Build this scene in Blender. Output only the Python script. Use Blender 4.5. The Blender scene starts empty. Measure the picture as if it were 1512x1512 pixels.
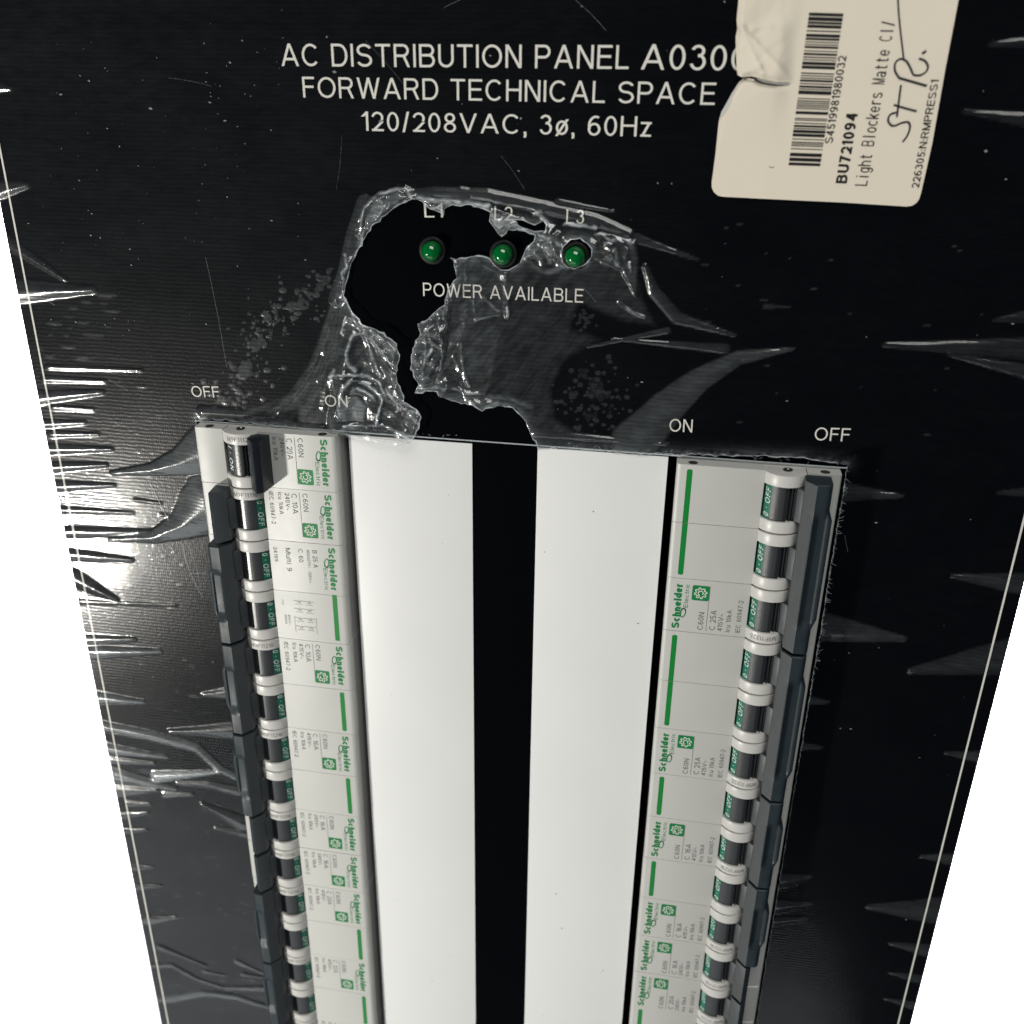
import bpy, bmesh, math, random
import numpy as np
from mathutils import Matrix, Vector

MM = 0.001
scene = bpy.context.scene
COL = scene.collection
random.seed(7)
rng = np.random.default_rng(11)

# ------------------------------------------------------------------ camera
CAM_POS = np.array([47.8222, 79.4083, 263.7936])          # mm, panel plane is z = 0
FPX, HALF = 1436.6, 756.0                                 # focal length and half size in photo pixels
def _rot(r):
    r = np.array(r); a = np.linalg.norm(r); k = r / a
    K = np.array([[0, -k[2], k[1]], [k[2], 0, -k[0]], [-k[1], k[0], 0]])
    return np.eye(3) + np.sin(a) * K + (1 - np.cos(a)) * K @ K
CAM_R = _rot((-0.4207312, 0.1702197, 0.0476899))
def at(u, v, z=0.0):
    """photo pixel -> point (mm) on the plane at height z, used to measure where marks lie on the panel"""
    d = CAM_R @ np.array([(u - HALF) / FPX, -(v - HALF) / FPX, -1.0])
    t = (z - CAM_POS[2]) / d[2]
    return CAM_POS + t * d

cam_data = bpy.data.cameras.new('camera')
cam = bpy.data.objects.new('camera', cam_data)
COL.objects.link(cam)
m = Matrix.Identity(4)
for i in range(3):
    for j in range(3):
        m[i][j] = CAM_R[i][j]
    m[i][3] = CAM_POS[i] * MM
cam.matrix_world = m
cam_data.sensor_width = 36.0
cam_data.lens = FPX / 1512 * 36.0
cam_data.clip_start = 0.01
cam_data.clip_end = 20.0
cam_data.dof.use_dof = True
cam_data.dof.focus_distance = 0.288
cam_data.dof.aperture_fstop = 15.0
scene.camera = cam

# ------------------------------------------------------------------ world and lamps
world = bpy.data.worlds.new('World'); scene.world = world
world.use_nodes = True
bgn = world.node_tree.nodes['Background']
bgn.inputs[0].default_value = (0.45, 0.7, 1.0, 1); bgn.inputs[1].default_value = 0.03

def area(name, pos, target, sx, sy, power, color, shape='RECTANGLE', spread=180):
    L = bpy.data.lights.new(name, 'AREA'); L.shape = shape; L.size = sx * MM
    if shape in ('RECTANGLE', 'ELLIPSE'): L.size_y = sy * MM
    L.energy = power; L.color = color; L.spread = math.radians(spread)
    o = bpy.data.objects.new(name, L); COL.objects.link(o)
    o.location = Vector(pos) * MM
    d = Vector(target) - Vector(pos)
    o.rotation_euler = d.to_track_quat('-Z', 'Y').to_euler()
    return o
# hard key from the left and below, mirrored in the film at the left edge
KD = Vector((-0.541, -0.405, 0.737))
area('key_lamp', Vector((-150, -76, 0)) + KD * 760, (-40, -90, 0), 60, 72, 5.7, (1.0, 0.97, 0.90), 'ELLIPSE')
# broad soft fill added above the head of the panel
area('soft_fill', (200, 820, 620), (0, -60, 0), 700, 500, 6.6, (1.0, 0.985, 0.95))
# big dim light added beyond the foot of the panel, mirrored in the film
area('foot_reflection_light', (-330, -1500, 760), (0, -200, 0), 1500, 900, 4.0, (0.93, 0.98, 1.0))
# unseen light added behind the panel to whiten the backdrop
area('unseen_backdrop_light', (0, -140, -75), (0, -140, -400), 270, 560, 95, (1, 1, 1))

scene.view_settings.view_transform = 'Standard'
scene.view_settings.look = 'None'
scene.view_settings.exposure = 0.0
scene.view_settings.gamma = 1.0
scene.render.engine = 'CYCLES'
scene.cycles.use_denoising = True
scene.cycles.max_bounces = 10
scene.cycles.transparent_max_bounces = 16
scene.cycles.caustics_reflective = False
scene.cycles.caustics_refractive = False

# ------------------------------------------------------------------ materials
def mat(name, color, rough=0.5, spec=0.5, bump=None, metallic=0.0, vary=0.0, vscale=300.0):
    M = bpy.data.materials.new(name); M.use_nodes = True
    nt = M.node_tree; b = nt.nodes['Principled BSDF']
    b.inputs['Base Color'].default_value = (*color, 1); b.inputs['Roughness'].default_value = rough
    b.inputs['Specular IOR Level'].default_value = spec; b.inputs['Metallic'].default_value = metallic
    tc = nt.nodes.new('ShaderNodeTexCoord')
    if bump:
        n = nt.nodes.new('ShaderNodeTexNoise'); n.inputs['Scale'].default_value = bump[0]; n.inputs['Detail'].default_value = 3
        nt.links.new(tc.outputs['Object'], n.inputs['Vector'])
        bp = nt.nodes.new('ShaderNodeBump'); bp.inputs['Strength'].default_value = bump[1]; bp.inputs['Distance'].default_value = bump[2] * MM
        nt.links.new(n.outputs['Fac'], bp.inputs['Height']); nt.links.new(bp.outputs['Normal'], b.inputs['Normal'])
    if vary:
        n2 = nt.nodes.new('ShaderNodeTexNoise'); n2.inputs['Scale'].default_value = vscale; n2.inputs['Detail'].default_value = 5
        nt.links.new(tc.outputs['Object'], n2.inputs['Vector'])
        mx = nt.nodes.new('ShaderNodeMix'); mx.data_type = 'RGBA'
        mx.inputs['A'].default_value = (*[c * (1 - vary) for c in color], 1)
        mx.inputs['B'].default_value = (*[min(1, c * (1 + vary)) for c in color], 1)
        nt.links.new(n2.outputs['Fac'], mx.inputs['Factor']); nt.links.new(mx.outputs['Result'], b.inputs['Base Color'])
        mr = nt.nodes.new('ShaderNodeMapRange'); mr.inputs['To Min'].default_value = max(0.02, rough - 0.1); mr.inputs['To Max'].default_value = min(1, rough + 0.1)
        nt.links.new(n2.outputs['Fac'], mr.inputs['Value']); nt.links.new(mr.outputs['Result'], b.inputs['Roughness'])
    return M
M_panel = mat('black_enamel', (0.0006, 0.0009, 0.0018), 0.6, 0.02, bump=(900, 0.15, 0.03), vary=0.3, vscale=60)
M_print = mat('cream_ink', (0.74, 0.72, 0.66), 0.6, 0.2, vary=0.06, vscale=900)
M_plastic = mat('grey_white_plastic', (0.56, 0.56, 0.53), 0.42, 0.4, bump=(2500, 0.08, 0.02), vary=0.03, vscale=120)
M_ring = mat('white_plastic_ring', (0.60, 0.59, 0.56), 0.36, 0.5, bump=(1800, 0.08, 0.02), vary=0.03, vscale=200)
M_drum = mat('black_plastic_drum', (0.018, 0.020, 0.023), 0.30, 0.6, bump=(2600, 0.5, 0.05))
M_drum_grey = mat('grained_dark_plastic', (0.035, 0.038, 0.042), 0.38, 0.45, bump=(3500, 0.9, 0.06))
M_green_ink = mat('green_drum_ink', (0.012, 0.16, 0.10), 0.40, 0.4)
M_white_ink = mat('white_ink', (0.72, 0.80, 0.76), 0.5, 0.3)
M_handle = mat('slate_plastic', (0.021, 0.031, 0.037), 0.46, 0.30, bump=(3000, 0.35, 0.04), vary=0.2, vscale=250)
M_handle_black = mat('black_plastic_lever', (0.010, 0.014, 0.020), 0.42, 0.35, bump=(3000, 0.25, 0.03), vary=0.2, vscale=250)
M_arm = mat('grey_grained_plastic', (0.065, 0.072, 0.076), 0.42, 0.65, bump=(3500, 0.8, 0.06), vary=0.2, vscale=2500)
M_logo = mat('green_logo_ink', (0.003, 0.20, 0.05), 0.45, 0.35)
M_bar = mat('green_bar_ink', (0.004, 0.22, 0.035), 0.40, 0.4)
M_text = mat('grey_label_ink', (0.13, 0.13, 0.125), 0.6, 0.2)
M_text_soft = mat('faded_grey_ink', (0.22, 0.22, 0.21), 0.6, 0.2)
M_strip = mat('white_card', (0.79, 0.795, 0.785), 0.42, 0.4, bump=(700, 0.05, 0.03), vary=0.03, vscale=22)
M_speck = mat('dark_speck', (0.10, 0.09, 0.08), 0.7, 0.2)
M_dark = mat('dark_box_hole_shade', (0.03, 0.03, 0.03), 0.7, 0.3)
M_steel = mat('steel', (0.55, 0.54, 0.50), 0.3, 0.5, metallic=1.0)
M_backdrop = mat('white_backdrop', (0.92, 0.92, 0.92), 0.9, 0.0)
M_sticker = mat('aged_label_paper', (0.77, 0.70, 0.58), 0.55, 0.25, bump=(500, 0.25, 0.08), vary=0.05, vscale=35)
M_black_ink = mat('black_ink', (0.015, 0.014, 0.016), 0.5, 0.3, vary=0.3, vscale=800)
M_pen = mat('pen_ink', (0.03, 0.028, 0.035), 0.5, 0.3)
M_bezel = mat('black_bezel', (0.012, 0.012, 0.013), 0.35, 0.5)
M_paper_back = mat('torn_paper_core', (0.60, 0.58, 0.55), 0.8, 0.1)

M_lens = mat('green_lens', (0.0, 0.17, 0.03), 0.06, 0.6)
b = M_lens.node_tree.nodes['Principled BSDF']
b.inputs['Transmission Weight'].default_value = 0.25; b.inputs['Subsurface Weight'].default_value = 0.0
b.inputs['Coat Weight'].default_value = 0.6

def film_material(name, haze_scale, haze_add, rough, weave=True):
    M = bpy.data.materials.new(name); M.use_nodes = True
    nt = M.node_tree; nt.nodes.clear(); N = nt.nodes.new; K = nt.links.new
    out = N('ShaderNodeOutputMaterial'); tc = N('ShaderNodeTexCoord')
    tr = N('ShaderNodeBsdfTransparent'); df = N('ShaderNodeBsdfDiffuse'); gl = N('ShaderNodeBsdfGlossy')
    df.inputs['Color'].default_value = (0.66, 0.72, 0.74, 1)
    gl.inputs['Color'].default_value = (1, 1, 1, 1); gl.inputs['Roughness'].default_value = rough
    at_ = N('ShaderNodeAttribute'); at_.attribute_name = 'haze'
    # scuffed, uneven adhesive: noise makes the haze blotchy
    mp = N('ShaderNodeMapping'); mp.inputs['Scale'].default_value = (1, 3.0, 1); K(tc.outputs['Object'], mp.inputs['Vector'])
    n1 = N('ShaderNodeTexNoise'); n1.inputs['Scale'].default_value = 160; n1.inputs['Detail'].default_value = 8; n1.inputs['Roughness'].default_value = 0.65
    K(mp.outputs['Vector'], n1.inputs['Vector'])
    rmp = N('ShaderNodeMapRange'); rmp.inputs['From Min'].default_value = 0.25; rmp.inputs['From Max'].default_value = 0.75
    rmp.inputs['To Min'].default_value = 0.5; rmp.inputs['To Max'].default_value = 1.5; K(n1.outputs['Fac'], rmp.inputs['Value'])
    mu = N('ShaderNodeMath'); mu.operation = 'MULTIPLY'; K(at_.outputs['Fac'], mu.inputs[0]); K(rmp.outputs['Result'], mu.inputs[1])
    ma = N('ShaderNodeMath'); ma.operation = 'MULTIPLY_ADD'; K(mu.outputs[0], ma.inputs[0]); ma.inputs[1].default_value = haze_scale; ma.inputs[2].default_value = haze_add
    ma.use_clamp = True
    mh = N('ShaderNodeMath'); mh.operation = 'MULTIPLY'; K(ma.outputs[0], mh.inputs[0])
    # woven backing telegraphs through the film as fine rows
    wv = N('ShaderNodeTexWave'); wv.wave_type = 'BANDS'; wv.bands_direction = 'Y'; wv.inputs['Scale'].default_value = 260
    wv.inputs['Distortion'].default_value = 2.6; wv.inputs['Detail'].default_value = 3; wv.inputs['Detail Scale'].default_value = 0.9
    K(tc.outputs['Object'], wv.inputs['Vector'])
    wx = N('ShaderNodeTexWave'); wx.wave_type = 'BANDS'; wx.bands_direction = 'X'; wx.inputs['Scale'].default_value = 420
    wx.inputs['Distortion'].default_value = 3.0; K(tc.outputs['Object'], wx.inputs['Vector'])
    n2 = N('ShaderNodeTexNoise'); n2.inputs['Scale'].default_value = 900; n2.inputs['Detail'].default_value = 4; K(tc.outputs['Object'], n2.inputs['Vector'])
    s1 = N('ShaderNodeMath'); s1.operation = 'MULTIPLY_ADD'; K(wx.outputs['Fac'], s1.inputs[0]); s1.inputs[1].default_value = 0.35; K(wv.outputs['Fac'], s1.inputs[2])
    s2 = N('ShaderNodeMath'); s2.operation = 'MULTIPLY_ADD'; K(n2.outputs['Fac'], s2.inputs[0]); s2.inputs[1].default_value = 2.6; K(s1.outputs[0], s2.inputs[2])
    bp = N('ShaderNodeBump'); bp.inputs['Strength'].default_value = 0.5 if weave else 0.3; bp.inputs['Distance'].default_value = 0.02 * MM
    K(s2.outputs[0], bp.inputs['Height']); K(bp.outputs['Normal'], gl.inputs['Normal'])
    rw = N('ShaderNodeMapRange'); rw.inputs['To Min'].default_value = .82; rw.inputs['To Max'].default_value = 1.12; K(s1.outputs[0], rw.inputs['Value']); K(rw.outputs['Result'], mh.inputs[1])
    g2 = N('ShaderNodeBsdfGlossy'); g2.inputs['Color'].default_value = (1, 1, 1, 1); g2.inputs['Roughness'].default_value = 0.24; K(bp.outputs['Normal'], g2.inputs['Normal'])
    gm = N('ShaderNodeMixShader'); gm.inputs[0].default_value = 0.40; K(gl.outputs[0], gm.inputs[1]); K(g2.outputs[0], gm.inputs[2])
    fr = N('ShaderNodeFresnel'); ge = N('ShaderNodeNewGeometry')
    io = N('ShaderNodeMapRange'); K(ge.outputs['Backfacing'], io.inputs['Value']); io.inputs['To Min'].default_value = 1.5; io.inputs['To Max'].default_value = 1 / 1.5
    K(io.outputs['Result'], fr.inputs['IOR'])
    fm = N('ShaderNodeMath'); fm.operation = 'MULTIPLY'; K(fr.outputs[0], fm.inputs[0])
    fa = N('ShaderNodeMath'); fa.operation = 'MULTIPLY_ADD'; K(at_.outputs['Fac'], fa.inputs[0]); fa.inputs[1].default_value = 17.0; fa.inputs[2].default_value = 0.6
    fc = N('ShaderNodeMath'); fc.operation = 'MINIMUM'; K(fa.outputs[0], fc.inputs[0]); fc.inputs[1].default_value = 2.0
    K(fc.outputs[0], fm.inputs[1]); fm.use_clamp = True
    m1 = N('ShaderNodeMixShader'); K(mh.outputs[0], m1.inputs[0]); K(tr.outputs[0], m1.inputs[1]); K(df.outputs[0], m1.inputs[2])
    m2 = N('ShaderNodeMixShader'); K(fm.outputs[0], m2.inputs[0]); K(m1.outputs[0], m2.inputs[1]); K(gm.outputs[0], m2.inputs[2])
    K(m2.outputs[0], out.inputs[0])
    return M
M_film = film_material('clear_protective_film', 1.0, 0.0, 0.05)
M_tear = film_material('torn_film_rim', 1.0, 0.42, 0.12, False)

# ------------------------------------------------------------------ helpers
class MB:
    def __init__(s): s.v = []; s.f = []
    def add(s, vs, fs):
        o = len(s.v); s.v.extend([tuple(map(float, p)) for p in vs]); s.f.extend([tuple(o + i for i in f) for f in fs])
    def box(s, x0, x1, y0, y1, z0, z1):
        s.add([(x0, y0, z0), (x1, y0, z0), (x1, y1, z0), (x0, y1, z0), (x0, y0, z1), (x1, y0, z1), (x1, y1, z1), (x0, y1, z1)],
              [(0, 3, 2, 1), (4, 5, 6, 7), (0, 1, 5, 4), (1, 2, 6, 5), (2, 3, 7, 6), (3, 0, 4, 7)])
    def prism(s, prof, y0, y1):
        """closed (x, z) outline, anticlockwise seen from -y, run along y"""
        n = len(prof)
        s.add([(x, y0, z) for x, z in prof] + [(x, y1, z) for x, z in prof],
              [tuple(range(n)), tuple(range(2 * n - 1, n - 1, -1))] + [(i, i + n, (i + 1) % n + n, (i + 1) % n) for i in range(n)])
    def loft(s, secs):
        n = len(secs[0]); vs = [p for sec in secs for p in sec]; fs = []
        for k in range(len(secs) - 1):
            for i in range(n):
                j = (i + 1) % n
                fs.append((k * n + i, (k + 1) * n + i, (k + 1) * n + j, k * n + j))
        fs.append(tuple(range(n))); fs.append(tuple(range(len(vs) - 1, len(vs) - n - 1, -1)))
        s.add(vs, fs)
    def poly(s, pts, z):
        s.add([(x, y, z) for x, y in pts], [tuple(range(len(pts)))])
    def stroke(s, pts, w, z, fn=None):
        P = np.array(pts, float); vs = []; fs = []
        for i in range(len(P)):
            d = P[min(i + 1, len(P) - 1)] - P[max(i - 1, 0)]; d /= (np.linalg.norm(d) + 1e-9)
            n = np.array([-d[1], d[0]]) * w / 2
            vs += [(*(P[i] - n), z), (*(P[i] + n), z)]
        for i in range(len(P) - 1): fs.append((2 * i, 2 * i + 2, 2 * i + 3, 2 * i + 1))
        s.add(vs, fs)
    def tube(s, pts, radii, n=5):
        P = [Vector(p) for p in pts]; vs = []; fs = []
        for i, p in enumerate(P):
            d = (P[min(i + 1, len(P) - 1)] - P[max(i - 1, 0)]).normalized()
            a = d.cross(Vector((0, 0, 1)));
            if a.length < 1e-4: a = Vector((1, 0, 0))
            a.normalize(); bb = d.cross(a)
            for k in range(n):
                t = 2 * math.pi * k / n
                vs.append(p + (a * math.cos(t) + bb * math.sin(t)) * radii[i])
        for i in range(len(P) - 1):
            for k in range(n):
                fs.append((i * n + k, (i + 1) * n + k, (i + 1) * n + (k + 1) % n, i * n + (k + 1) % n))
        s.add(vs, fs)
    def mesh(s, name, material, smooth=None, bevel=0):
        me = bpy.data.meshes.new(name); me.from_pydata([(x * MM, y * MM, z * MM) for x, y, z in s.v], [], s.f)
        bm = bmesh.new(); bm.from_mesh(me); bmesh.ops.recalc_face_normals(bm, faces=bm.faces)
        if bevel:
            ed = [e for e in bm.edges if len(e.link_faces) == 2 and e.calc_face_angle(0) > 0.6]
            bmesh.ops.bevel(bm, geom=ed, offset=bevel * MM, segments=2, affect='EDGES', profile=0.6, clamp_overlap=True)
        bm.to_mesh(me); bm.free()
        if smooth is not None:
            me.polygons.foreach_set('use_smooth', [True] * len(me.polygons))
            me.set_sharp_from_angle(angle=math.radians(smooth))
        me.materials.append(material)
        return me
    def build(s, name, material, parent=None, smooth=None, bevel=0, flat_up=False):
        return obj(name, s.mesh(name, material, smooth, bevel), parent)

def obj(name, me, parent=None, loc=None):
    o = bpy.data.objects.new(name, me); COL.objects.link(o)
    if parent: o.parent = parent
    if loc is not None: o.location = Vector(loc) * MM
    return o
def tag(o, label=None, cat=None, group=None, kind=None):
    if label: o['label'] = label
    if cat: o['category'] = cat
    if group: o['group'] = group
    if kind: o['kind'] = kind
    return o
def empty(name, loc=(0, 0, 0), rz=0):
    o = bpy.data.objects.new(name, None); COL.objects.link(o); o.location = Vector(loc) * MM; o.rotation_euler.z = rz
    o.empty_display_size = 0.01
    return o

# a plain grotesque drawn from stems, bars, diagonals and arcs; cap height 1
def _glyph(ch, t):
    h = t / 2; P = []
    V = lambda x, a=0, b_=1: P.append(('R', x, x + t, a, b_))
    Hh = lambda y, a, b_: P.append(('R', a, b_, y, y + t * .92))
    D = lambda xa, ya, xb, yb: P.append(('D', xa, ya, xb, yb))
    C = lambda cx, cy, rx, ry, a0=0, a1=360: P.append(('C', cx, cy, rx, ry, a0, a1))
    X = .73; tt = t * .92; ht = tt / 2
    def bowl(w, y0, y1, x0, a0=-90, a1=90):     # right bowl whose bars run from x0
        C(w - (y1 - y0) * .42 - h, (y0 + y1) / 2, (y1 - y0) * .42, (y1 - y0) / 2 - ht, a0, a1)
        xc = w - (y1 - y0) * .42 - h; Hh(y0, x0, xc); Hh(y1 - tt, x0, xc)
    def ess(w, H):
        m_ = H * .515; r1 = (H - ht - m_) / 2; r2 = (m_ - ht) / 2
        C(w / 2, m_ + r1, w / 2 - h * 1.2, r1, 22, 270); C(w / 2, m_ - r2, w / 2 - h, r2, 90, -160)
    w = .7
    if ch == 'A': w = .9; D(t * .56, 0, w / 2, 1); D(w - t * .56, 0, w / 2, 1); Hh(.26, .2, w - .2)
    elif ch == 'B': w = .76; V(0); bowl(w - .03, .47, 1, 0); bowl(w, 0, .47 + tt, 0)
    elif ch == 'C': w = .86; C(.44, .5, .44 - h, .5 - ht, 42, 318)
    elif ch == 'D': w = .8; V(0); Hh(0, 0, .4); Hh(1 - tt, 0, .4); C(.4, .5, .4 - h, .5 - ht, -90, 90)
    elif ch in 'EF':
        w = .68 if ch == 'E' else .63; V(0); Hh(1 - tt, 0, w); Hh(.47, 0, w - .05)
        if ch == 'E': Hh(0, 0, w)
    elif ch == 'G': w = .9; C(.44, .5, .44 - h, .5 - ht, 42, 330); Hh(.42, .48, w - .02); V(w - t - .02, .06, .5)
    elif ch == 'H': w = .76; V(0); V(w - t); Hh(.48, 0, w)
    elif ch == 'I': w = t; V(0)
    elif ch == 'K': w = .76; V(0); D(w - t * .9, 1, t * .9, .36); D(.3, .56, w - t * .6, 0)
    elif ch == 'L': w = .6; V(0); Hh(0, 0, w)
    elif ch == 'M': w = .9; V(0); V(w - t); D(t * .55, 1, w / 2, 0); D(w - t * .55, 1, w / 2, 0)
    elif ch == 'N': w = .76; V(0); V(w - t); D(t * .6, 1, w - t * .6, 0)
    elif ch == 'O': w = .94; C(.47, .5, .47 - h, .5 - ht)
    elif ch == 'P': w = .72; V(0); bowl(w, .42, 1, 0)
    elif ch == 'R': w = .78; V(0); bowl(w - .04, .44, 1, 0); D(.48, .5, w - t * .6, 0)
    elif ch == 'S': w = .76; ess(w, 1)
    elif ch == 'T': w = .74; V(w / 2 - h); Hh(1 - tt, 0, w)
    elif ch == 'U': w = .74; V(0, .33, 1); V(w - t, .33, 1); C(w / 2, .34, w / 2 - h, .34 - ht, 180, 360)
    elif ch == 'V': w = .86; D(t * .56, 1, w / 2, 0); D(w - t * .56, 1, w / 2, 0)
    elif ch == 'W': w = 1.2; D(t * .56, 1, .32, 0); D(w / 2, 1, .32, 0); D(w / 2, 1, w - .32, 0); D(w - t * .56, 1, w - .32, 0)
    elif ch == 'Y': w = .84; V(w / 2 - h, 0, .45); D(t * .56, 1, w / 2, .38); D(w - t * .56, 1, w / 2, .38)
    elif ch == 'z': w = .5; Hh(0, 0, w); Hh(X - tt, 0, w); D(w - t * .7, X, t * .7, 0)
    elif ch == '0': w = .6; C(.3, .5, .3 - h, .5 - ht)
    elif ch == '1': w = .34; V(w - t); D(t * .5, .74, w - t * .4, .98)
    elif ch == '2': w = .6; C(.3, .70, .3 - h, .30 - ht, 172, -38); D(.54, .50, t * .7, .03); Hh(0, 0, w)
    elif ch == '3': w = .6; C(.29, .755, .26 - h, .245 - ht, 165, -90); C(.3, .27 + ht, .3 - h, .27 - 0, 90, -165)
    elif ch == '4': w = .62; V(.38); Hh(.22, 0, w); D(.43, 1, t * .6, .24)
    elif ch == '5': w = .6; Hh(1 - tt, .1, .56); V(.07, .45, 1); C(.3, .33, .3 - h, .33 - ht, 135, -160)
    elif ch == '6': w = .6; C(.3, .32, .3 - h, .32 - ht); C(.36, .5, .36 - h, .5 - ht, 62, 205)
    elif ch == '7': w = .58; Hh(1 - tt, 0, w); D(w - t * .7, .95, .2, 0)
    elif ch == '8': w = .6; C(.3, .75, .26 - h, .25 - ht); C(.3, .27, .3 - h, .27 - ht)
    elif ch == '9': w = .6; C(.3, .68, .3 - h, .32 - ht); C(.24, .5, .36 - h, .5 - ht, 242, 385)
    elif ch == 'a': w = .56; V(w - t - .02, 0, .52); C(.27, .50, .25 - h, .23 - ht, 160, 0); C(.25, .21, .25 - h, .21 - ht); 
    elif ch == 'c': w = .54; C(.28, X / 2, .28 - h, X / 2 - ht, 45, 315)
    elif ch == 'd': w = .58; V(w - t); C(.28, X / 2, .28 - h, X / 2 - ht)
    elif ch == 'e': w = .58; C(.29, X / 2, .29 - h, X / 2 - ht, 0, 325); Hh(X / 2 - ht, h, w - h)
    elif ch == 'g': w = .58; V(w - t, -.02, X); C(.28, X / 2, .28 - h, X / 2 - ht); C(.29, 0, .29 - h, .27 - ht, 200, 360)
    elif ch == 'h': w = .55; V(0); V(w - t, 0, .45); C(w / 2, X - .28, w / 2 - h, .28 - ht, 0, 180)
    elif ch == 'i': w = t; V(0, 0, X); P.append(('R', 0, t, 1 - t, 1))
    elif ch == 'k': w = .52; V(0); D(w - t * .8, X, t * .9, .24); D(.22, .42, w - t * .55, 0)
    elif ch == 'l': w = t; V(0)
    elif ch == 'n': w = .55; V(0, 0, X); V(w - t, 0, .45); C(w / 2, X - .28, w / 2 - h, .28 - ht, 0, 180)
    elif ch == 'o': w = .58; C(.29, X / 2, .29 - h, X / 2 - ht)
    elif ch == '\u00f8': w = .6; C(.3, X / 2, .29 - h, X / 2 - ht); D(t * .4, -.06, w - t * .4, X + .06)
    elif ch == 'r': w = .36; V(0, 0, X); C(w - .06, X - .26, .26 - h + .06, .26 - ht, 80, 175)
    elif ch == 's': w = .52; ess(w, X)
    elif ch == 't': w = .32; V(.08, .1, .93); Hh(X - tt, 0, w); Hh(0, .1, w)
    elif ch == 'u': w = .55; V(w - t, 0, X); V(0, .28, X); C(w / 2, .28, w / 2 - h, .28 - ht, 180, 360)
    elif ch == '/': w = .36; D(t * .5, -.03, w - t * .5, 1.03)
    elif ch == '-': w = .3; Hh(.34, 0, w)
    elif ch == '=': w = .4; Hh(.22, 0, w); Hh(.48, 0, w)
    elif ch == '~': w = .44; C(.12, .36, .10, .09, 180, 0); C(.32, .36, .10, .09, 180, 360)
    elif ch == '.': w = t * 1.1; P.append(('R', 0, t * 1.1, 0, t * 1.1))
    elif ch == ',': w = t * 1.1; P.append(('R', 0, t * 1.1, 0, t * 1.1)); D(t * .8, 0, t * .45, -.17)
    elif ch == ':': w = t * 1.1; P.append(('R', 0, t * 1.1, .05, .05 + t * 1.1)); P.append(('R', 0, t * 1.1, .5, .5 + t * 1.1))
    elif ch == '\u00b7': w = t * 1.2; P.append(('R', 0, t * 1.2, .42, .42 + t * 1.2))
    return w, P
_tc = {}
def glyphs(txt, t=0.13, track=.17):
    """letters as flat polygons: points, faces, layer of each point; cap height 1, starts at x = 0"""
    key = (txt, t, track)
    if key in _tc: return _tc[key]
    x = 0.0; co = []; fs = []; ly = []
    for ch in txt:
        if ch == ' ': x += .46; continue
        w, P = _glyph(ch, t); h = t / 2
        for li, p in enumerate(P):
            o = len(co)
            if p[0] == 'R':
                _, a, b_, c, d = p; q = [(a, c), (b_, c), (b_, d), (a, d)]; f = [(0, 1, 2, 3)]
            elif p[0] == 'D':
                _, xa, ya, xb, yb = p; L = math.hypot(xb - xa, yb - ya); hw = h * L / max(abs(yb - ya), .3 * L)
                if ya > yb: xa, ya, xb, yb = xb, yb, xa, ya
                q = [(xa - hw, ya), (xa + hw, ya), (xb + hw, yb), (xb - hw, yb)]; f = [(0, 1, 2, 3)]
            else:
                _, cx, cy, rx, ry, a0, a1 = p; n = max(5, int(abs(a1 - a0) / 15)); q = []; f = []
                for i in range(n + 1):
                    a = math.radians(a0 + (a1 - a0) * i / n); ca, sa = math.cos(a), math.sin(a)
                    q += [(cx + (rx - h) * ca, cy + (ry - h * .92) * sa), (cx + (rx + h) * ca, cy + (ry + h * .92) * sa)]
                f = [(2 * i, 2 * i + 1, 2 * i + 3, 2 * i + 2) if a1 > a0 else (2 * i, 2 * i + 2, 2 * i + 3, 2 * i + 1) for i in range(n)]
            co += [(x + a, b_) for a, b_ in q]; fs += [tuple(o + i for i in g) for g in f]; ly += [li] * len(q)
        x += w + track
    co = np.array(co); co[:, 0] -= co[:, 0].min() if len(txt) > 1 else 0
    _tc[key] = (co, fs, ly); return _tc[key]

def text(mb, txt, p0, p1, cap, z=0.05, bold=0.13, shear=0.0, track=.17):
    """letters from p0 to p1 along the baseline (mm), cap height in mm"""
    co, fs, ly = glyphs(txt, bold, track)
    p0 = np.array(p0[:2], float); p1 = np.array(p1[:2], float); L = np.linalg.norm(p1 - p0)
    ex = (p1 - p0) / L; ey = np.array([-ex[1], ex[0]])
    w = co[:, 0].max(); c = co.copy(); c[:, 0] = c[:, 0] / w * L; c[:, 1] = c[:, 1] * cap
    c[:, 0] += c[:, 1] * shear
    q = p0 + np.outer(c[:, 0], ex) + np.outer(c[:, 1], ey)
    mb.add([(a, b_, z + .003 * l) for (a, b_), l in zip(q, ly)], fs)
def mono_text(mb, txt, p0, p1, cap, z):
    """thin fixed-pitch letters"""
    p0 = np.array(p0[:2], float); p1 = np.array(p1[:2], float); n = len(txt); d = (p1 - p0) / n; L = np.linalg.norm(d); ex = d / L; ey = np.array([-ex[1], ex[0]])
    for i, ch in enumerate(txt):
        if ch == ' ': continue
        co, fs, ly = glyphs(ch, .10); w = _glyph(ch, .10)[0]; s = .78 / max(w, .5); c0 = (1 - w * s) / 2 if w < .5 else .11
        q = p0 + d * i + np.outer((c0 + co[:, 0] * s) * L, ex) + np.outer(co[:, 1] * cap, ey)
        mb.add([(a, b_, z + .003 * l) for (a, b_), l in zip(q, ly)], fs)

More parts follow.
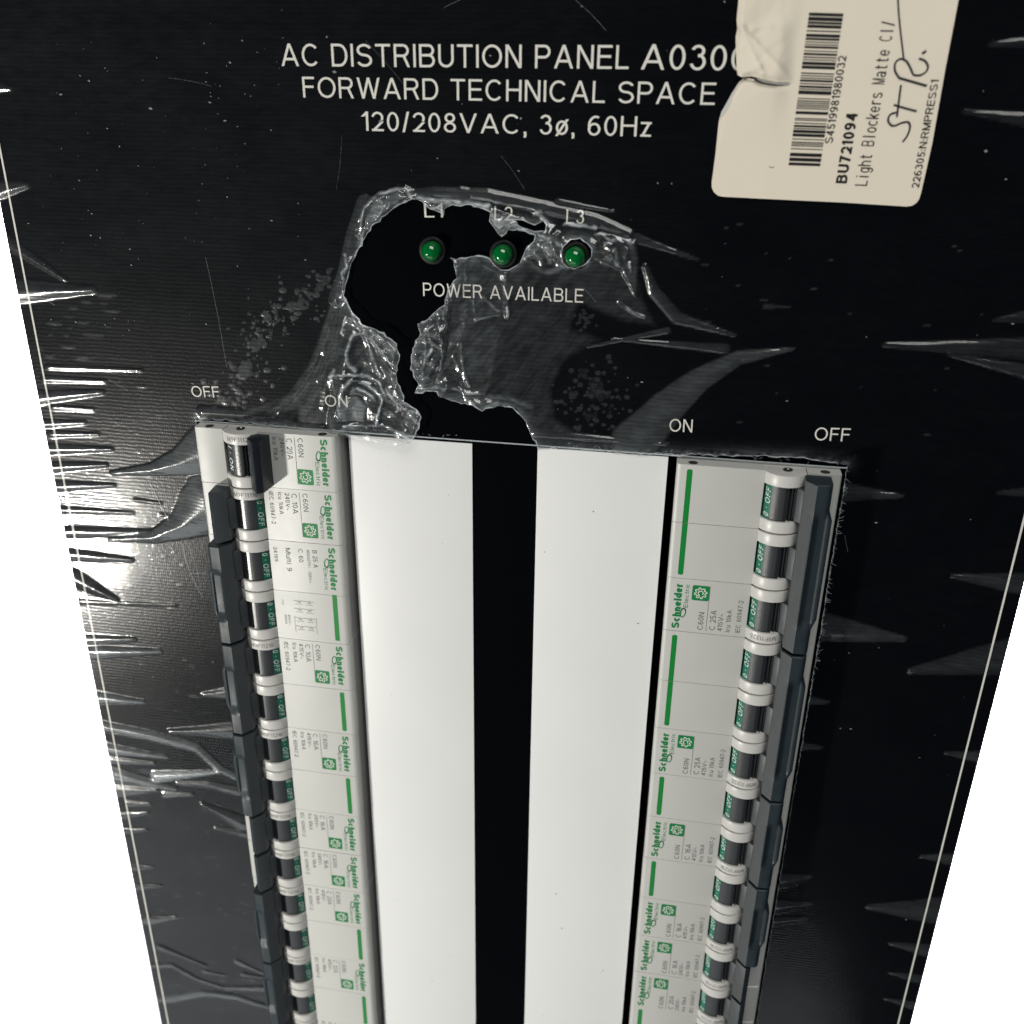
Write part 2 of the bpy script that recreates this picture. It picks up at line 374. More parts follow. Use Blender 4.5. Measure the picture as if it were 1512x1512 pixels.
# numpy noise
def vnoise(X, Y, scale, seed):
    r = np.random.default_rng(seed); T = r.random((256, 256))
    x = X / scale; y = Y / scale; xi = np.floor(x).astype(int); yi = np.floor(y).astype(int)
    fx = x - xi; fy = y - yi; fx = fx * fx * (3 - 2 * fx); fy = fy * fy * (3 - 2 * fy)
    g = lambda a, b_: T[a % 256, b_ % 256]
    return (g(xi, yi) * (1 - fx) + g(xi + 1, yi) * fx) * (1 - fy) + (g(xi, yi + 1) * (1 - fx) + g(xi + 1, yi + 1) * fx) * fy
def crumple(X, Y, lam, n, seed):
    """folded-sheet relief: sums of warped creases"""
    r = np.random.default_rng(seed); H = np.zeros_like(X)
    wx = X + (vnoise(X, Y, lam * 1.3, seed + 1) - .5) * lam * 1.8; wy = Y + (vnoise(X, Y, lam * 1.3, seed + 2) - .5) * lam * 1.8
    tot = 0
    for i in range(n):
        a = r.random() * math.pi * 2; l = lam * r.uniform(.5, 1.6); ph = r.random() * 10
        t = (wx * math.cos(a) + wy * math.sin(a)) / l + ph
        tri = 1 - np.abs((t % 2) - 1) * 1.0
        H += tri * l / lam; tot += l / lam
    return H / tot
def in_poly(X, Y, poly):
    P = np.array(poly)[:, :2]; inside = np.zeros(X.shape, bool); n = len(P)
    for i in range(n):
        x1, y1 = P[i]; x2, y2 = P[(i + 1) % n]
        if y1 == y2: continue
        c = ((y1 > Y) != (y2 > Y)) & (X < (x2 - x1) * (Y - y1) / (y2 - y1) + x1)
        inside ^= c
    return inside
def poly_dist(X, Y, poly, closed=True):
    P = np.array(poly)[:, :2]; best = np.full(X.shape, 1e9); n = len(P)
    BX = np.zeros(X.shape); BY = np.zeros(X.shape)
    for i in range(n if closed else n - 1):
        a = P[i]; d = P[(i + 1) % n] - a; L = d @ d + 1e-12
        t = np.clip(((X - a[0]) * d[0] + (Y - a[1]) * d[1]) / L, 0, 1)
        qx = a[0] + t * d[0]; qy = a[1] + t * d[1]; dd = np.hypot(X - qx, Y - qy); k = dd < best
        best[k] = dd[k]; BX[k] = qx[k]; BY[k] = qy[k]
    return best, BX, BY
def jitter(poly, step, amp, seed):
    """subdivide a closed outline and roughen it like a tear"""
    P = np.array(poly)[:, :2]; out = []; r = np.random.default_rng(seed)
    for i in range(len(P)):
        a, b_ = P[i], P[(i + 1) % len(P)]; L = np.linalg.norm(b_ - a); k = max(1, int(L / step)); d = (b_ - a) / max(L, 1e-6); n = np.array([-d[1], d[0]])
        for j in range(k):
            out.append(a + (b_ - a) * j / k + n * r.normal() * amp * (1 if j else .4))
    return np.array(out)

def sheet(name, material, x0, x1, y0, y1, step, keep, outlines, zfun, parent=None, attr=None, back=None):
    """a thin sheet as a fine grid, cut to the outlines; zfun(X, Y) -> heights and haze"""
    nx = int(round((x1 - x0) / step)); ny = int(round((y1 - y0) / step))
    xs = np.linspace(x0, x1, nx + 1); ys = np.linspace(y0, y1, ny + 1)
    CX, CY = np.meshgrid((xs[:-1] + xs[1:]) / 2, (ys[:-1] + ys[1:]) / 2)
    K = keep(CX, CY)
    cnt = np.zeros((ny + 1, nx + 1), int)
    for a in (0, 1):
        for b_ in (0, 1): cnt[a:a + ny, b_:b_ + nx] += K
    X, Y = np.meshgrid(xs, ys); used = cnt > 0; edge = used & (cnt < 4)
    border = np.zeros_like(edge); border[0] = border[-1] = True; border[:, 0] = border[:, -1] = True
    e = edge & ~border
    ex, ey = X[e], Y[e]
    best = np.full(ex.shape, 1e9); bx = ex.copy(); by = ey.copy()
    for pl in outlines:
        d, qx, qy = poly_dist(ex, ey, pl); k = (d < best); best[k] = d[k]; bx[k] = qx[k]; by[k] = qy[k]
    ok = best < step * 1.6
    X = X.copy(); Y = Y.copy(); tx = X[e]; ty = Y[e]; tx[ok] = bx[ok]; ty[ok] = by[ok]; X[e] = tx; Y[e] = ty
    Z, Hz = zfun(X, Y)
    idx = -np.ones((ny + 1, nx + 1), int); idx[used] = np.arange(used.sum())
    V = np.stack([X[used], Y[used], Z[used]], 1) * MM
    jy, jx = np.nonzero(K)
    F = np.stack([idx[jy, jx], idx[jy, jx + 1], idx[jy + 1, jx + 1], idx[jy + 1, jx]], 1)
    me = bpy.data.meshes.new(name); me.vertices.add(len(V)); me.vertices.foreach_set('co', V.ravel())
    me.loops.add(F.size); me.loops.foreach_set('vertex_index', F.ravel().astype(np.int32))
    me.polygons.add(len(F)); me.polygons.foreach_set('loop_start', np.arange(0, F.size, 4, dtype=np.int32))
    me.update(calc_edges=True); me.validate()
    me.polygons.foreach_set('use_smooth', np.ones(len(me.polygons), bool))
    A = me.attributes.new('haze', 'FLOAT', 'POINT'); A.data.foreach_set('value', Hz[used].astype(np.float32))
    me.materials.append(material)
    return obj(name, me, parent)

# ------------------------------------------------------------------ backdrop
mb = MB(); mb.box(-1300, 1300, -1500, 1000, -405, -400)
tag(mb.build('backdrop', M_backdrop), 'plain white backdrop sheet behind the black panel', None, None, 'structure')

# ------------------------------------------------------------------ the panel
HF = 4.9            # height of the breaker faces above the panel
XF, YL, YR = 50.19, -19.21, -19.75
CUT0, CUT1, CTOP, CBOT = 47.9, 96.2, -18.3, -309.5
PX = 149.3; PTOP, PBOT = 132.0, -342.0

panel = empty('distribution_panel', (0, 0, -3))
tag(panel, 'black enamelled distribution panel with cream title lettering and two long cutouts', 'control panel')
POFF = (0, 0, 3)
def pbuild(mbx, name, material, parent=panel, **k):
    o = mbx.build(name, material, parent, **k)
    if parent is panel: o.location = Vector(POFF) * MM
    return o
mb = MB()
xs = [-PX, -CUT1, -CUT0, CUT0, CUT1, PX]; ys = [PBOT, CBOT, CTOP, PTOP]
hole = {(1, 1), (3, 1)}
for z, fl in ((0.0, 0), (-3.0, 1)):
    for i in range(5):
        for j in range(3):
            if (i, j) in hole: continue
            f = (0, 1, 2, 3) if not fl else (3, 2, 1, 0)
            mb.add([(xs[i], ys[j], z), (xs[i + 1], ys[j], z), (xs[i + 1], ys[j + 1], z), (xs[i], ys[j + 1], z)], [f])
def wall(x0, y0, x1, y1, za=-3.0, zb=0.0, M=mb): M.add([(x0, y0, za), (x1, y1, za), (x1, y1, zb), (x0, y0, zb)], [(0, 1, 2, 3)])
for s0, s1 in ((-CUT1, -CUT0), (CUT0, CUT1)):
    wall(s0, CBOT, s0, CTOP); wall(s0, CTOP, s1, CTOP); wall(s1, CTOP, s1, CBOT); wall(s1, CBOT, s0, CBOT)
wall(-PX, PBOT, PX, PBOT); wall(PX, PBOT, PX, PTOP); wall(PX, PTOP, -PX, PTOP); wall(-PX, PTOP, -PX, PBOT)
me = bpy.data.meshes.new('face_plate'); me.from_pydata([tuple(c * MM for c in v) for v in mb.v], [], mb.f); me.materials.append(M_panel)
o = obj('face_plate', me, panel, POFF)
mb = MB()   # closed steel box behind
mb.box(-PX + 6, PX - 6, PBOT + 6, PTOP - 6, -62, -60)
for a in ((-PX + 6, -PX + 8, PBOT + 6, PTOP - 6), (PX - 8, PX - 6, PBOT + 6, PTOP - 6), (-PX + 8, PX - 8, PBOT + 6, PBOT + 8), (-PX + 8, PX - 8, PTOP - 8, PTOP - 6)):
    mb.box(*a, -60, -3.1)
pbuild(mb, 'back_box', M_dark)
# pinstripes
for sx in (-1, 1):
    mb = MB(); xx = -145.9 if sx < 0 else 145.1; mb.box(xx - .28, xx + .28, PBOT + 4, PTOP - 4, 0.01, 0.06)
    pbuild(mb, 'border_line', M_print)

def ptext(txt, a, b_, cap, bold=0.117, name='lettering', z=0.05, material=M_print):
    mbx = MB(); text(mbx, txt, at(*a), at(*b_), cap, z, bold)
    return pbuild(mbx, name, material)
ptext('AC DISTRIBUTION PANEL', (416, 97.5), (928, 102), 5.3, name='title_lettering')
ptext('A0300', (946, 102.5), (1102, 105), 5.6, name='title_lettering')
ptext('FORWARD TECHNICAL SPACE', (448, 144), (1055, 155), 5.0, name='title_lettering')
ptext('120/208VAC, 3\u00f8, 60Hz', (534, 193), (961, 202), 4.7, name='title_lettering')
for t_, a, b_ in (('L1', (627, 321), (655, 321)), ('L2', (730, 325), (757, 326)), ('L3', (836, 330), (862, 331))):
    ptext(t_, a, b_, 3.6, name='lamp_lettering')
ptext('POWER AVAILABLE', (625, 437), (861, 447), 3.7, name='lamp_lettering')
ptext('ON', (988, 637), (1022, 638.5), 3.8, name='switch_lettering')
ptext('OFF', (1202, 650), (1254, 652), 3.8, name='switch_lettering')
ptext('OFF', (284, 586), (325, 587), 3.5, name='switch_lettering')
ptext('ON', (480.5, 600), (514, 601.5), 3.6, name='switch_lettering')

# indicator lamps
def dome(mbx, r, h, n=28, m_=8, cx=0, cy=0, z0=0):
    vs = []; fs = []
    for i in range(m_):
        t = math.pi / 2 * i / m_
        for k in range(n): vs.append((cx + r * math.cos(t) * math.cos(2 * math.pi * k / n), cy + r * math.cos(t) * math.sin(2 * math.pi * k / n), z0 + h * math.sin(t)))
    vs.append((cx, cy, z0 + h))
    for i in range(m_ - 1):
        for k in range(n): fs.append((i * n + k, i * n + (k + 1) % n, (i + 1) * n + (k + 1) % n, (i + 1) * n + k))
    for k in range(n): fs.append(((m_ - 1) * n + k, (m_ - 1) * n + (k + 1) % n, m_ * n))
    mbx.add(vs, fs)
def lathe(mbx, prof, n=32, cx=0, cy=0):
    vs = []; fs = []
    for r, z in prof:
        for k in range(n): vs.append((cx + r * math.cos(2 * math.pi * k / n), cy + r * math.sin(2 * math.pi * k / n), z))
    for i in range(len(prof) - 1):
        for k in range(n): fs.append((i * n + k, i * n + (k + 1) % n, (i + 1) * n + (k + 1) % n, (i + 1) * n + k))
    mbx.add(vs, fs)
mb = MB(); lathe(mb, [(3.75, 0.0), (3.75, 0.7), (3.45, 1.05), (3.0, 1.1), (2.8, 0.9), (2.75, 0.0)]); bezel_me = mb.mesh('bezel', M_bezel, 30)
mb = MB(); lathe(mb, [(2.7, 0.0), (2.7, 1.9)]); dome(mb, 2.7, 2.5, z0=1.9); lens_me = mb.mesh('lens', M_lens, 50)
for (u, v) in ((637, 371), (742, 376), (849, 379)):
    p = at(u, v, 1.5)
    b_ = obj('indicator_lamp', bezel_me, panel, (p[0], p[1], 3.0)); obj('lens', lens_me, b_)

# ------------------------------------------------------------------ white strips beside the cutouts
for sx, lab in ((-1, 'blank white label strip beside the left column of breakers'), (1, 'blank white label strip beside the right column of breakers')):
    mb = MB()
    a, c = (9.6, 47.6) if sx < 0 else (9.9, 47.6)
    x0, x1 = sorted((sx * a, sx * c)); y1, y0 = (-19.9 if sx < 0 else -19.6), -309
    x0 -= x0; 
    w = x1 - min(sx * a, sx * c)
    mb.box(0, w, y0 - y1, 0, 0, 0.45)
    o = mb.build('label_strip', M_strip, bevel=0.12, smooth=40); o.location = Vector((min(sx * a, sx * c), y1, 0.02)) * MM
    tag(o, lab, 'label strip', 'white label strips down the middle')
    for k in range(7):
        sm = MB(); r = random.uniform(.10, .28)
        sm.poly([(r * math.cos(t) * random.uniform(.6, 1.2), r * math.sin(t) * random.uniform(.6, 1.2)) for t in np.linspace(0, 5.6, 7)], 0)
        obj('dirt_speck', sm.mesh('dirt_speck', M_speck), o, (random.uniform(2, w - 2), random.uniform(-240, -4), 0.47))

# ------------------------------------------------------------------ circuit breakers (local frame: u across from the outer label edge, v along the column, w = height)
BW = 44.8; WC = HF - 3.46; UC = 29.95
def arc(r, a0, a1, n, uc=UC, wc=WC): return [(uc + r * math.cos(math.radians(a0 + (a1 - a0) * i / n)), wc + r * math.sin(math.radians(a0 + (a1 - a0) * i / n))) for i in range(n + 1)]
def housing_mesh():
    mb = MB(); g = 0.07
    body = [(0.0, -38), (0.0, HF - 1.3), (0.25, HF - .5), (0.8, HF - .08), (1.4, HF), (24.2, HF), (24.4, HF - .1), (24.4, HF - 4.5),
            (35.6, HF - 4.5), (35.6, HF - .1), (35.8, HF), (43.8, HF), (44.4, HF - .15), (44.8, HF - .7), (44.8, -38)]
    mb.prism([(u, w) for u, w in body][::-1], g, 18 - g)
    return mb.mesh('housing', M_plastic, 35)
def ring_mesh():
    mb = MB()
    half = math.degrees(math.acos(5.55 / 6.5))
    top = arc(6.5, 180 - half, half, 22)
    prof = [(24.4, -1)] + [(24.4, HF)] + top[1:-1] + [(35.5, HF), (35.5, -1)]
    for v0, v1 in ((0.32, 3.75), (14.25, 17.68)):
        mb.prism(prof[::-1], v0, v1)
    return mb.mesh('barrel_ring', M_ring, 30, bevel=0.14)
def drum_mesh(on):
    mb = MB(); s = 1
    # facing up, grooves near the handle side
    pts = [(-1, a) for a in ()]
    prof = []
    for k in range(40):
        a = 160 - 140 * k / 39
        r = 5.75
        u_ = -math.cos(math.radians(a))
        if 60 < a < 74: r = 4.9
        if 66.2 < a < 68.8: r = 5.85
        prof.append((UC + r * math.cos(math.radians(a)), WC + r * math.sin(math.radians(a))))
    prof = [(prof[0][0], -1)] + prof + [(prof[-1][0], -1)]
    if on: prof = [(2 * UC - u, w) for u, w in prof][::-1]
    mb.prism(prof[::-1], 3.75, 14.25)
    return mb.mesh('switch_drum', M_drum, 25)
def drum_fn(r):
    def f(th, v):  # th: arc length from the label-side start (mm)
        a = math.radians(th); return (UC + r * math.cos(a), v, WC + r * math.sin(a))
    return f
def patch_mesh(name, material, a0, a1, r, v0=3.9, v1=14.1, n=8):
    mb = MB(); vs = []; fs = []
    for i in range(n + 1):
        a = math.radians(a0 + (a1 - a0) * i / n)
        for v in (v0, v1): vs.append((UC + r * math.cos(a), v, WC + r * math.sin(a)))
    for i in range(n): fs.append((2 * i, 2 * i + 1, 2 * i + 3, 2 * i + 2))
    mb.add(vs, fs); return mb.mesh(name, material, 60)
def drum_text_mesh(txt, a_base, r, v0, v1, cap, flip=1):
    """reads along +v, tops of the letters towards -u (label side)"""
    mb = MB(); co, fs, ly = glyphs(txt, 0.15, .26)
    w = co[:, 0].max(); vs = []
    for x, y in co:
        yy = y * cap; v = v0 + (x / w) * (v1 - v0) + yy * 0.18
        a = math.radians(a_base) + yy / r
        vs.append((UC + r * math.cos(a), v, WC + r * math.sin(a)))
    mb.add(vs, fs); return mb.mesh('drum_lettering', M_white_ink)
def arm_mesh():
    mb = MB()
    mb.prism([(33.1, 1), (35.7, 1), (36.6, HF + 4.4), (34.6, HF + 3.1), (33.3, HF + 1.8)][::-1], 4.0, 14.0)
    return mb.mesh('lever_arm', M_arm, 25, bevel=0.35)
def handle_plain(n, on=False):
    mb = MB(); L = 18 * n
    prof = [(34.9, HF - .3), (34.9, HF + 4.3), (37.9, HF + 7.4), (39.6, HF + 6.2), (40.2, HF - .2)]
    if on: prof = [(2 * UC - u + .9, w) for u, w in prof][::-1]
    mb.prism(prof[::-1], 0.75, L - .75)
    me = mb.mesh('lever', M_handle_black if on else M_handle, 30, bevel=0.15)
    return me if on else grain_lit_face(me)
def grain_lit_face(me):
    me.materials.append(M_arm)
    for p in me.polygons:
        if p.normal.x < -0.55 and p.center.x < 38.0 * MM: p.material_index = 1  # inner face: grained, its lit tone put into a lighter grey
    return me
def handle_grip(n):
    L = 18 * n; secs = []
    def resamp(pts, N=30):
        P = np.array(pts, float); d = np.r_[0, np.cumsum(np.hypot(*np.diff(P, axis=0).T))]; t = np.linspace(0, d[-1], N)
        return np.stack([np.interp(t, d, P[:, 0]), np.interp(t, d, P[:, 1])], 1)
    key_idx = 0
    # end section: round shouldered; middle: finger scoop with a flared outer lip
    def prof(k):
        A = [(34.9, HF - .3), (34.9, HF + 4.4), (37.4, HF + 7.4)]
        endp = [(37.6, HF + 7.6), (40.6, HF + 7.4), (41.5, HF + 6.8), (41.9, HF + 5.6), (42.0, HF + 2.5), (42.0, HF - .3)]
        midp = [(37.7, HF + 7.5), (38.1, HF + 7.0), (39.0, HF + 6.1), (41.2, HF + 5.8), (41.9, HF + 6.4), (43.0, HF + 5.9), (43.0, HF + 2.5), (42.2, HF - .3)]
        endp = resamp(endp, 22); midp = resamp(midp, 22)
        B = endp * (1 - k) + midp * k
        return [tuple(q) for q in A] + [tuple(q) for q in B]
    e = 8.3 if n > 1 else 5
    vv = [0.45, 0.7, e - .1, e, e + 1.0, e + 2.0, e + 3.0, e + 3.15]; kk = [0, 0, 0, .02, .34, .67, .98, 1]
    vs = list(zip(vv, kk)) + [(L - v, k) for v, k in reversed(list(zip(vv, kk)))]
    # end hollow: a notch in the tip
    for i, (v, k) in enumerate(vs):
        P = prof(k)
        if i in (0, len(vs) - 1):
            c = np.mean(P, 0); P = [tuple(c + (np.array(q) - c) * .9) for q in P]
        secs.append([(u, v, w) for u, w in P][::-1])
    mb = MB(); mb.loft(secs)
    return grain_lit_face(mb.mesh('lever', M_handle, 16))

ME = dict(housing=housing_mesh(), ring=ring_mesh(), drum=drum_mesh(False), drum_on=drum_mesh(True),
          green=patch_mesh('off_band', M_green_ink, 149, 126, 5.80), grey=patch_mesh('grained_band', M_drum_grey, 125.5, 88, 5.79),
          on_grey=patch_mesh('grained_band', M_drum_grey, 44, 76, 5.80), off_text=drum_text_mesh('0 \u00b7 OFF', 127.5, 5.86, 4.5, 13.0, 1.75),
          arm=arm_mesh())
def on_text():
    mb = MB(); co, fs, ly = glyphs('I \u00b7 ON', 0.16, .26); w = co[:, 0].max(); vs = []
    for x, y in co:
        yy = y * 1.6; v = 4.8 + x / w * 7.6 + yy * .18; a = math.radians(51) + yy / 5.86
        vs.append((UC + 5.86 * math.cos(a), v, WC + 5.86 * math.sin(a)))
    mb.add(vs, fs); return mb.mesh('drum_lettering', M_white_ink)
ME['on_text'] = on_text()
ME['arm_on'] = None
LEV = {('g', 2): handle_grip(2), ('g', 3): handle_grip(3), ('p', 1): handle_plain(1), ('on', 1): handle_plain(1, True)}

def text_v(mb, txt, u, v0, v1, cap, z, bold=0.12, track=.17):
    """reads along +v with letter tops towards -u"""
    text(mb, txt, (u, v0), (u, v1), cap, z, bold, track=track)
def swash(mb, z):
    pts = []
    for i in range(26):
        t = i / 25; a = -0.6 + t * 2 * math.pi * 1.05
        pts.append((5.55 + 0.72 * math.sin(a), 6.5 + 1.45 * math.cos(a) + 0.35 * math.sin(a)))
    mb.stroke(pts, 0.34, z)
    mb.stroke([(4.9, 7.7), (5.6, 8.1), (6.4, 7.3)], 0.3, z)
def logo_mesh():
    mb = MB(); z = HF + 0.05
    text_v(mb, 'Schneider', 4.75, 1.0, 16.1, 2.3, z, 0.245, .09)
    text_v(mb, 'Electric', 6.75, 8.4, 16.3, 1.25, z, 0.11)
    swash(mb, z)
    return mb.mesh('logo_lettering', M_logo)
def badge_meshes():
    mb = MB(); z = HF + 0.05; c = (10.15, 13.65); h = 2.5; r = .5; pts = []
    for qx, qy, a0 in ((1, 1, 0), (-1, 1, 90), (-1, -1, 180), (1, -1, 270)):
        for k in range(5):
            a = math.radians(a0 + 22.5 * k); pts.append((c[0] + qx * (h - r) + r * math.cos(a), c[1] + qy * (h - r) + r * math.sin(a)))
    mb.poly(pts, z); g = mb.mesh('badge', M_logo)
    mb = MB(); z += 0.05; ring = []
    for k in range(97):
        a = 2 * math.pi * k / 96; s = math.sin(a * 8); rr = 1.55 + 0.27 * max(-1, min(1, s * 3)); ring.append((c[0] + rr * math.cos(a), c[1] + rr * math.sin(a)))
    mb.stroke(ring, 0.26, z)
    mb.stroke([(c[0] + .72 * math.cos(a), c[1] + .72 * math.sin(a)) for a in np.linspace(-.6, 4.3, 20)], 0.26, z)
    mb.stroke([(c[0] - .2, c[1] - .75), (c[0] - 1.1, c[1] - .95)], .24, z)
    return g, mb.mesh('badge_gear', mat('badge_white_ink', (0.72, 0.74, 0.68), 0.5, 0.3))
ME['logo'] = logo_mesh(); ME['badge'], ME['gear'] = badge_meshes()
_lt = {}
def label_text(amp, volt, multi=False):
    k = (amp, volt, multi)
    if k in _lt: return _lt[k]
    mb = MB(); z = HF + 0.05
    if not multi:
        text_v(mb, 'C60N', 11.8, 1.2, 7.2, 1.62, z)
        mb.stroke([(12.75, 1.0), (12.75, 16.3)], 0.12, z)
        text_v(mb, amp, 15.35, 1.5, 8.3, 1.72, z)
        text_v(mb, volt + 'V~', 17.45, 1.4, 7.3, 1.4, z)
        text_v(mb, 'Icu 10kA', 19.75, 1.4, 8.9, 1.38, z)
        text_v(mb, 'IEC 60947-2', 22.7, 1.4, 12.4, 1.38, z)
    else:
        text_v(mb, 'B 25 A', 10.0, 2.4, 8.6, 1.5, z); text_v(mb, '400/277V~  -125V==', 11.9, 2.4, 14.2, .95, z)
        text_v(mb, 'C 60', 14.7, 2.4, 7.0, 1.5, z); text_v(mb, 'Multi 9', 18.9, 2.4, 10.6, 1.6, z); text_v(mb, '24195', 22.9, 2.4, 7.6, 1.2, z)
    _lt[k] = mb.mesh('rating_lettering', M_text if (amp in ('C 25A', 'C 20A') and volt in ('415', '240')) else M_text)
    return _lt[k]
def diagram_mesh():
    mb = MB(); z = HF + 0.05
    for q, v0 in enumerate((3.2, 6.1, 9.6, 12.7)):
        for uu, wdt in ((12.6, 1.7), (16.0, 1.9)):
            mb.stroke([(uu - wdt, v0), (uu - .6, v0), (uu - .2, v0 + .7), (uu + .5, v0 + .2), (uu + .9, v0), (uu + wdt, v0)], 0.16, z)
            mb.stroke([(uu - .6, v0 + .9), (uu - .1, v0 - .5), (uu + .4, v0 + .9)], 0.14, z)
            mb.stroke([(uu - 1.2, v0 + 1.3), (uu + 1.2, v0 + 1.3)], 0.12, z)
    mb.stroke([(10.6, 9.0), (10.6, 15.2)], .1, z); mb.stroke([(17.9, 9.0), (17.9, 15.2)], .1, z)
    text_v(mb, '400V~', 20.2, 8.8, 12.6, .8, z); text_v(mb, '3000A', 21.4, 8.8, 12.4, .8, z)
    mb.stroke([(21.8, 3.4), (21.3, 4.0), (21.8, 4.6), (21.3, 5.2)], .15, z)
    return mb.mesh('wiring_diagram', M_text_soft)
def bar_mesh(v0, v1, r0=True, r1=True):
    mb = MB(); w = .78; uc = 3.75; pts = []
    if r1: pts += [(uc + w * math.cos(a), v1 - w * .6 + w * .6 * math.sin(a)) for a in np.linspace(0, math.pi, 9)]
    else: pts += [(uc + w, v1), (uc - w, v1)]
    if r0: pts += [(uc - w * math.cos(a), v0 + w * .6 - w * .6 * math.sin(a)) for a in np.linspace(0, math.pi, 9)]
    else: pts += [(uc - w, v0), (uc + w, v0)]
    mb.poly(pts, HF + .05); return mb.mesh('green_bar', M_bar)
BARS = {'single': bar_mesh(1.0, 16.8), 'low': bar_mesh(1.2, 17.92, True, False), 'high': bar_mesh(.08, 16.6, False, True), 'flush': bar_mesh(-.2, 16.8, False, False)}
_rt = {}
def ring_text(txt):
    if txt in _rt: return _rt[txt]
    mb = MB(); co, fs, ly = glyphs(txt, 0.13); w = co[:, 0].max(); r = 6.56; vs = []
    for x, y in co:   # reads towards -u, tops towards -v
        a = math.radians(62) + (x / w) * math.radians(68); v = 2.75 - y * 1.45
        vs.append((UC + r * math.cos(a), v, WC + r * math.sin(a)))
    mb.add(vs, fs); _rt[txt] = mb.mesh('type_lettering', M_text_soft); return _rt[txt]
def hole_shade_mesh():
    mb = MB(); vs = []; fs = []; n = 20
    for k in range(n):
        a = 2 * math.pi * k / n; vs.append((1.35 * math.cos(a), 0, 1.35 * math.sin(a)))
    fs.append(tuple(range(n))); mb.add(vs, fs); return mb.mesh('rivet_hole_shade', M_dark)
ME['hole_shade'] = mat and hole_shade_mesh()
mb = MB(); dome(mb, .5, .35); ME['rivet'] = mb.mesh('rivet', M_steel, 60)

G = 'circuit breakers fitted in the two cutouts'
def breaker(side, first, n, amp, volt, code, label, on=False, lever='g', multi=False):
    """first = index of the uppermost pole, n poles"""
    if side < 0: loc = (-XF, YL - 18 * first, 0); rz = math.pi
    else: loc = (XF, YR - 18 * (first + n), 0); rz = 0
    loc = (loc[0] + random.uniform(-.1, .1), loc[1], random.uniform(-.16, .12)); rz += random.uniform(-.0016, .0016)
    t = empty('circuit_breaker', loc, rz); tag(t, label, 'circuit breaker', G)
    for k in range(n):
        p = (0, 18 * k, 0)
        obj('housing', ME['housing'], t, p); obj('barrel_ring', ME['ring'], t, p)
        d = obj('switch_drum', ME['drum_on' if on else 'drum'], t, p)
        if on: obj('grained_band', ME['on_grey'], d); obj('drum_lettering', ME['on_text'], d)
        else:
            obj('off_band', ME['green'], d); obj('grained_band', ME['grey'], d); obj('drum_lettering', ME['off_text'], d)
            obj('lever_arm', ME['arm'], t, p)
        if k == 0:
            obj('logo_lettering', ME['logo'], t, p)
            if not multi:
                b_ = obj('badge', ME['badge'], t, p); obj('badge_gear', ME['gear'], b_)
                obj('type_lettering', ring_text(code), t, p)
            obj('rating_lettering', label_text(amp, volt, multi), t, p)
        else:
            kind = 'flush' if multi else 'single' if n == 2 else ('low' if k == 1 else 'high')
            obj('green_bar', BARS[kind], t, p)
            if multi: obj('wiring_diagram', diagram_mesh(), t, p)
    obj('lever', LEV[('on', 1) if on else (lever, n)], t)
    if first == 0:   # flat dark discs on the exposed end wall, hole shade as colour
        vend = 18 * n if side > 0 else 0.0
        yy = vend - .07 + .05 if side > 0 else vend + .07 - .05
        for u_ in (4.5, 30.5, 40.5):
            c = obj('rivet_hole_shade', ME['hole_shade'], t, (u_, yy, HF - 1.9))
            if u_ == 30.5:
                r_ = obj('rivet', ME['rivet'], c, (0, 0, -.3)); r_.rotation_euler.x = math.pi / 2 * (-1 if side > 0 else 1)
    return t

breaker(-1, 0, 1, 'C 20A', '240', 'M9F11120', 'uppermost left breaker, its black lever thrown to I ON towards the label', on=True)
breaker(-1, 1, 1, 'C 10A', '240', 'M9F11110', 'single breaker marked C 10A, second from the top of the left column, lever off', lever='p')
breaker(-1, 2, 2, 'B 25 A', '', '', 'double breaker marked B 25 A Multi 9 with small wiring diagram, left column', multi=True)
breaker(-1, 4, 2, 'C 10A', '415', 'M9F11210', 'double breaker marked C 10A 415V in the left column below the wiring diagram')
breaker(-1, 6, 2, 'C 16A', '415', 'M9F11216', 'double breaker marked C 16A 415V, the only double C 16A of the left column')
breaker(-1, 8, 1, 'C 16A', '240', 'M9F11116', 'upper of the two single C 16A breakers in the left column', lever='p')
breaker(-1, 9, 1, 'C 16A', '240', 'M9F11116', 'lower of the two single C 16A breakers in the left column', lever='p')
breaker(-1, 10, 2, 'C 20A', '415', 'M9F11220', 'double C 20A breaker just under the two single ones in the left column')
breaker(-1, 12, 2, 'C 32A', '415', 'M9F11232', 'blurred double C 32A breaker near the bottom edge of the left column')
breaker(-1, 14, 2, 'C 20A', '415', 'M9F11220', 'lowest breaker of the left column, cut off by the bottom edge')
breaker(1, 0, 3, 'C 25A', '415', 'M9F11325', 'triple C 25A breaker at the very top of the right column')
breaker(1, 3, 3, 'C 25A', '415', 'M9F11325', 'second triple C 25A breaker, below the top one in the right column')
breaker(1, 6, 2, 'C 16A', '415', 'M9F11216', 'upper double C 16A breaker of the right column, directly under the triple ones')
breaker(1, 8, 2, 'C 16A', '415', 'M9F11216', 'lower double C 16A breaker of the right column, directly above the single ones')
breaker(1, 10, 1, 'C 16A', '240', 'M9F11116', 'single breaker marked C 16A 240V, the only single C 16A in the right column', lever='p')
breaker(1, 11, 1, 'C 20A', '240', 'M9F11120', 'single breaker marked C 20A in the lower right column', lever='p')
breaker(1, 12, 2, 'C 20A', '415', 'M9F11220', 'double breaker at the bottom right, only its green bar showing above the frame edge')

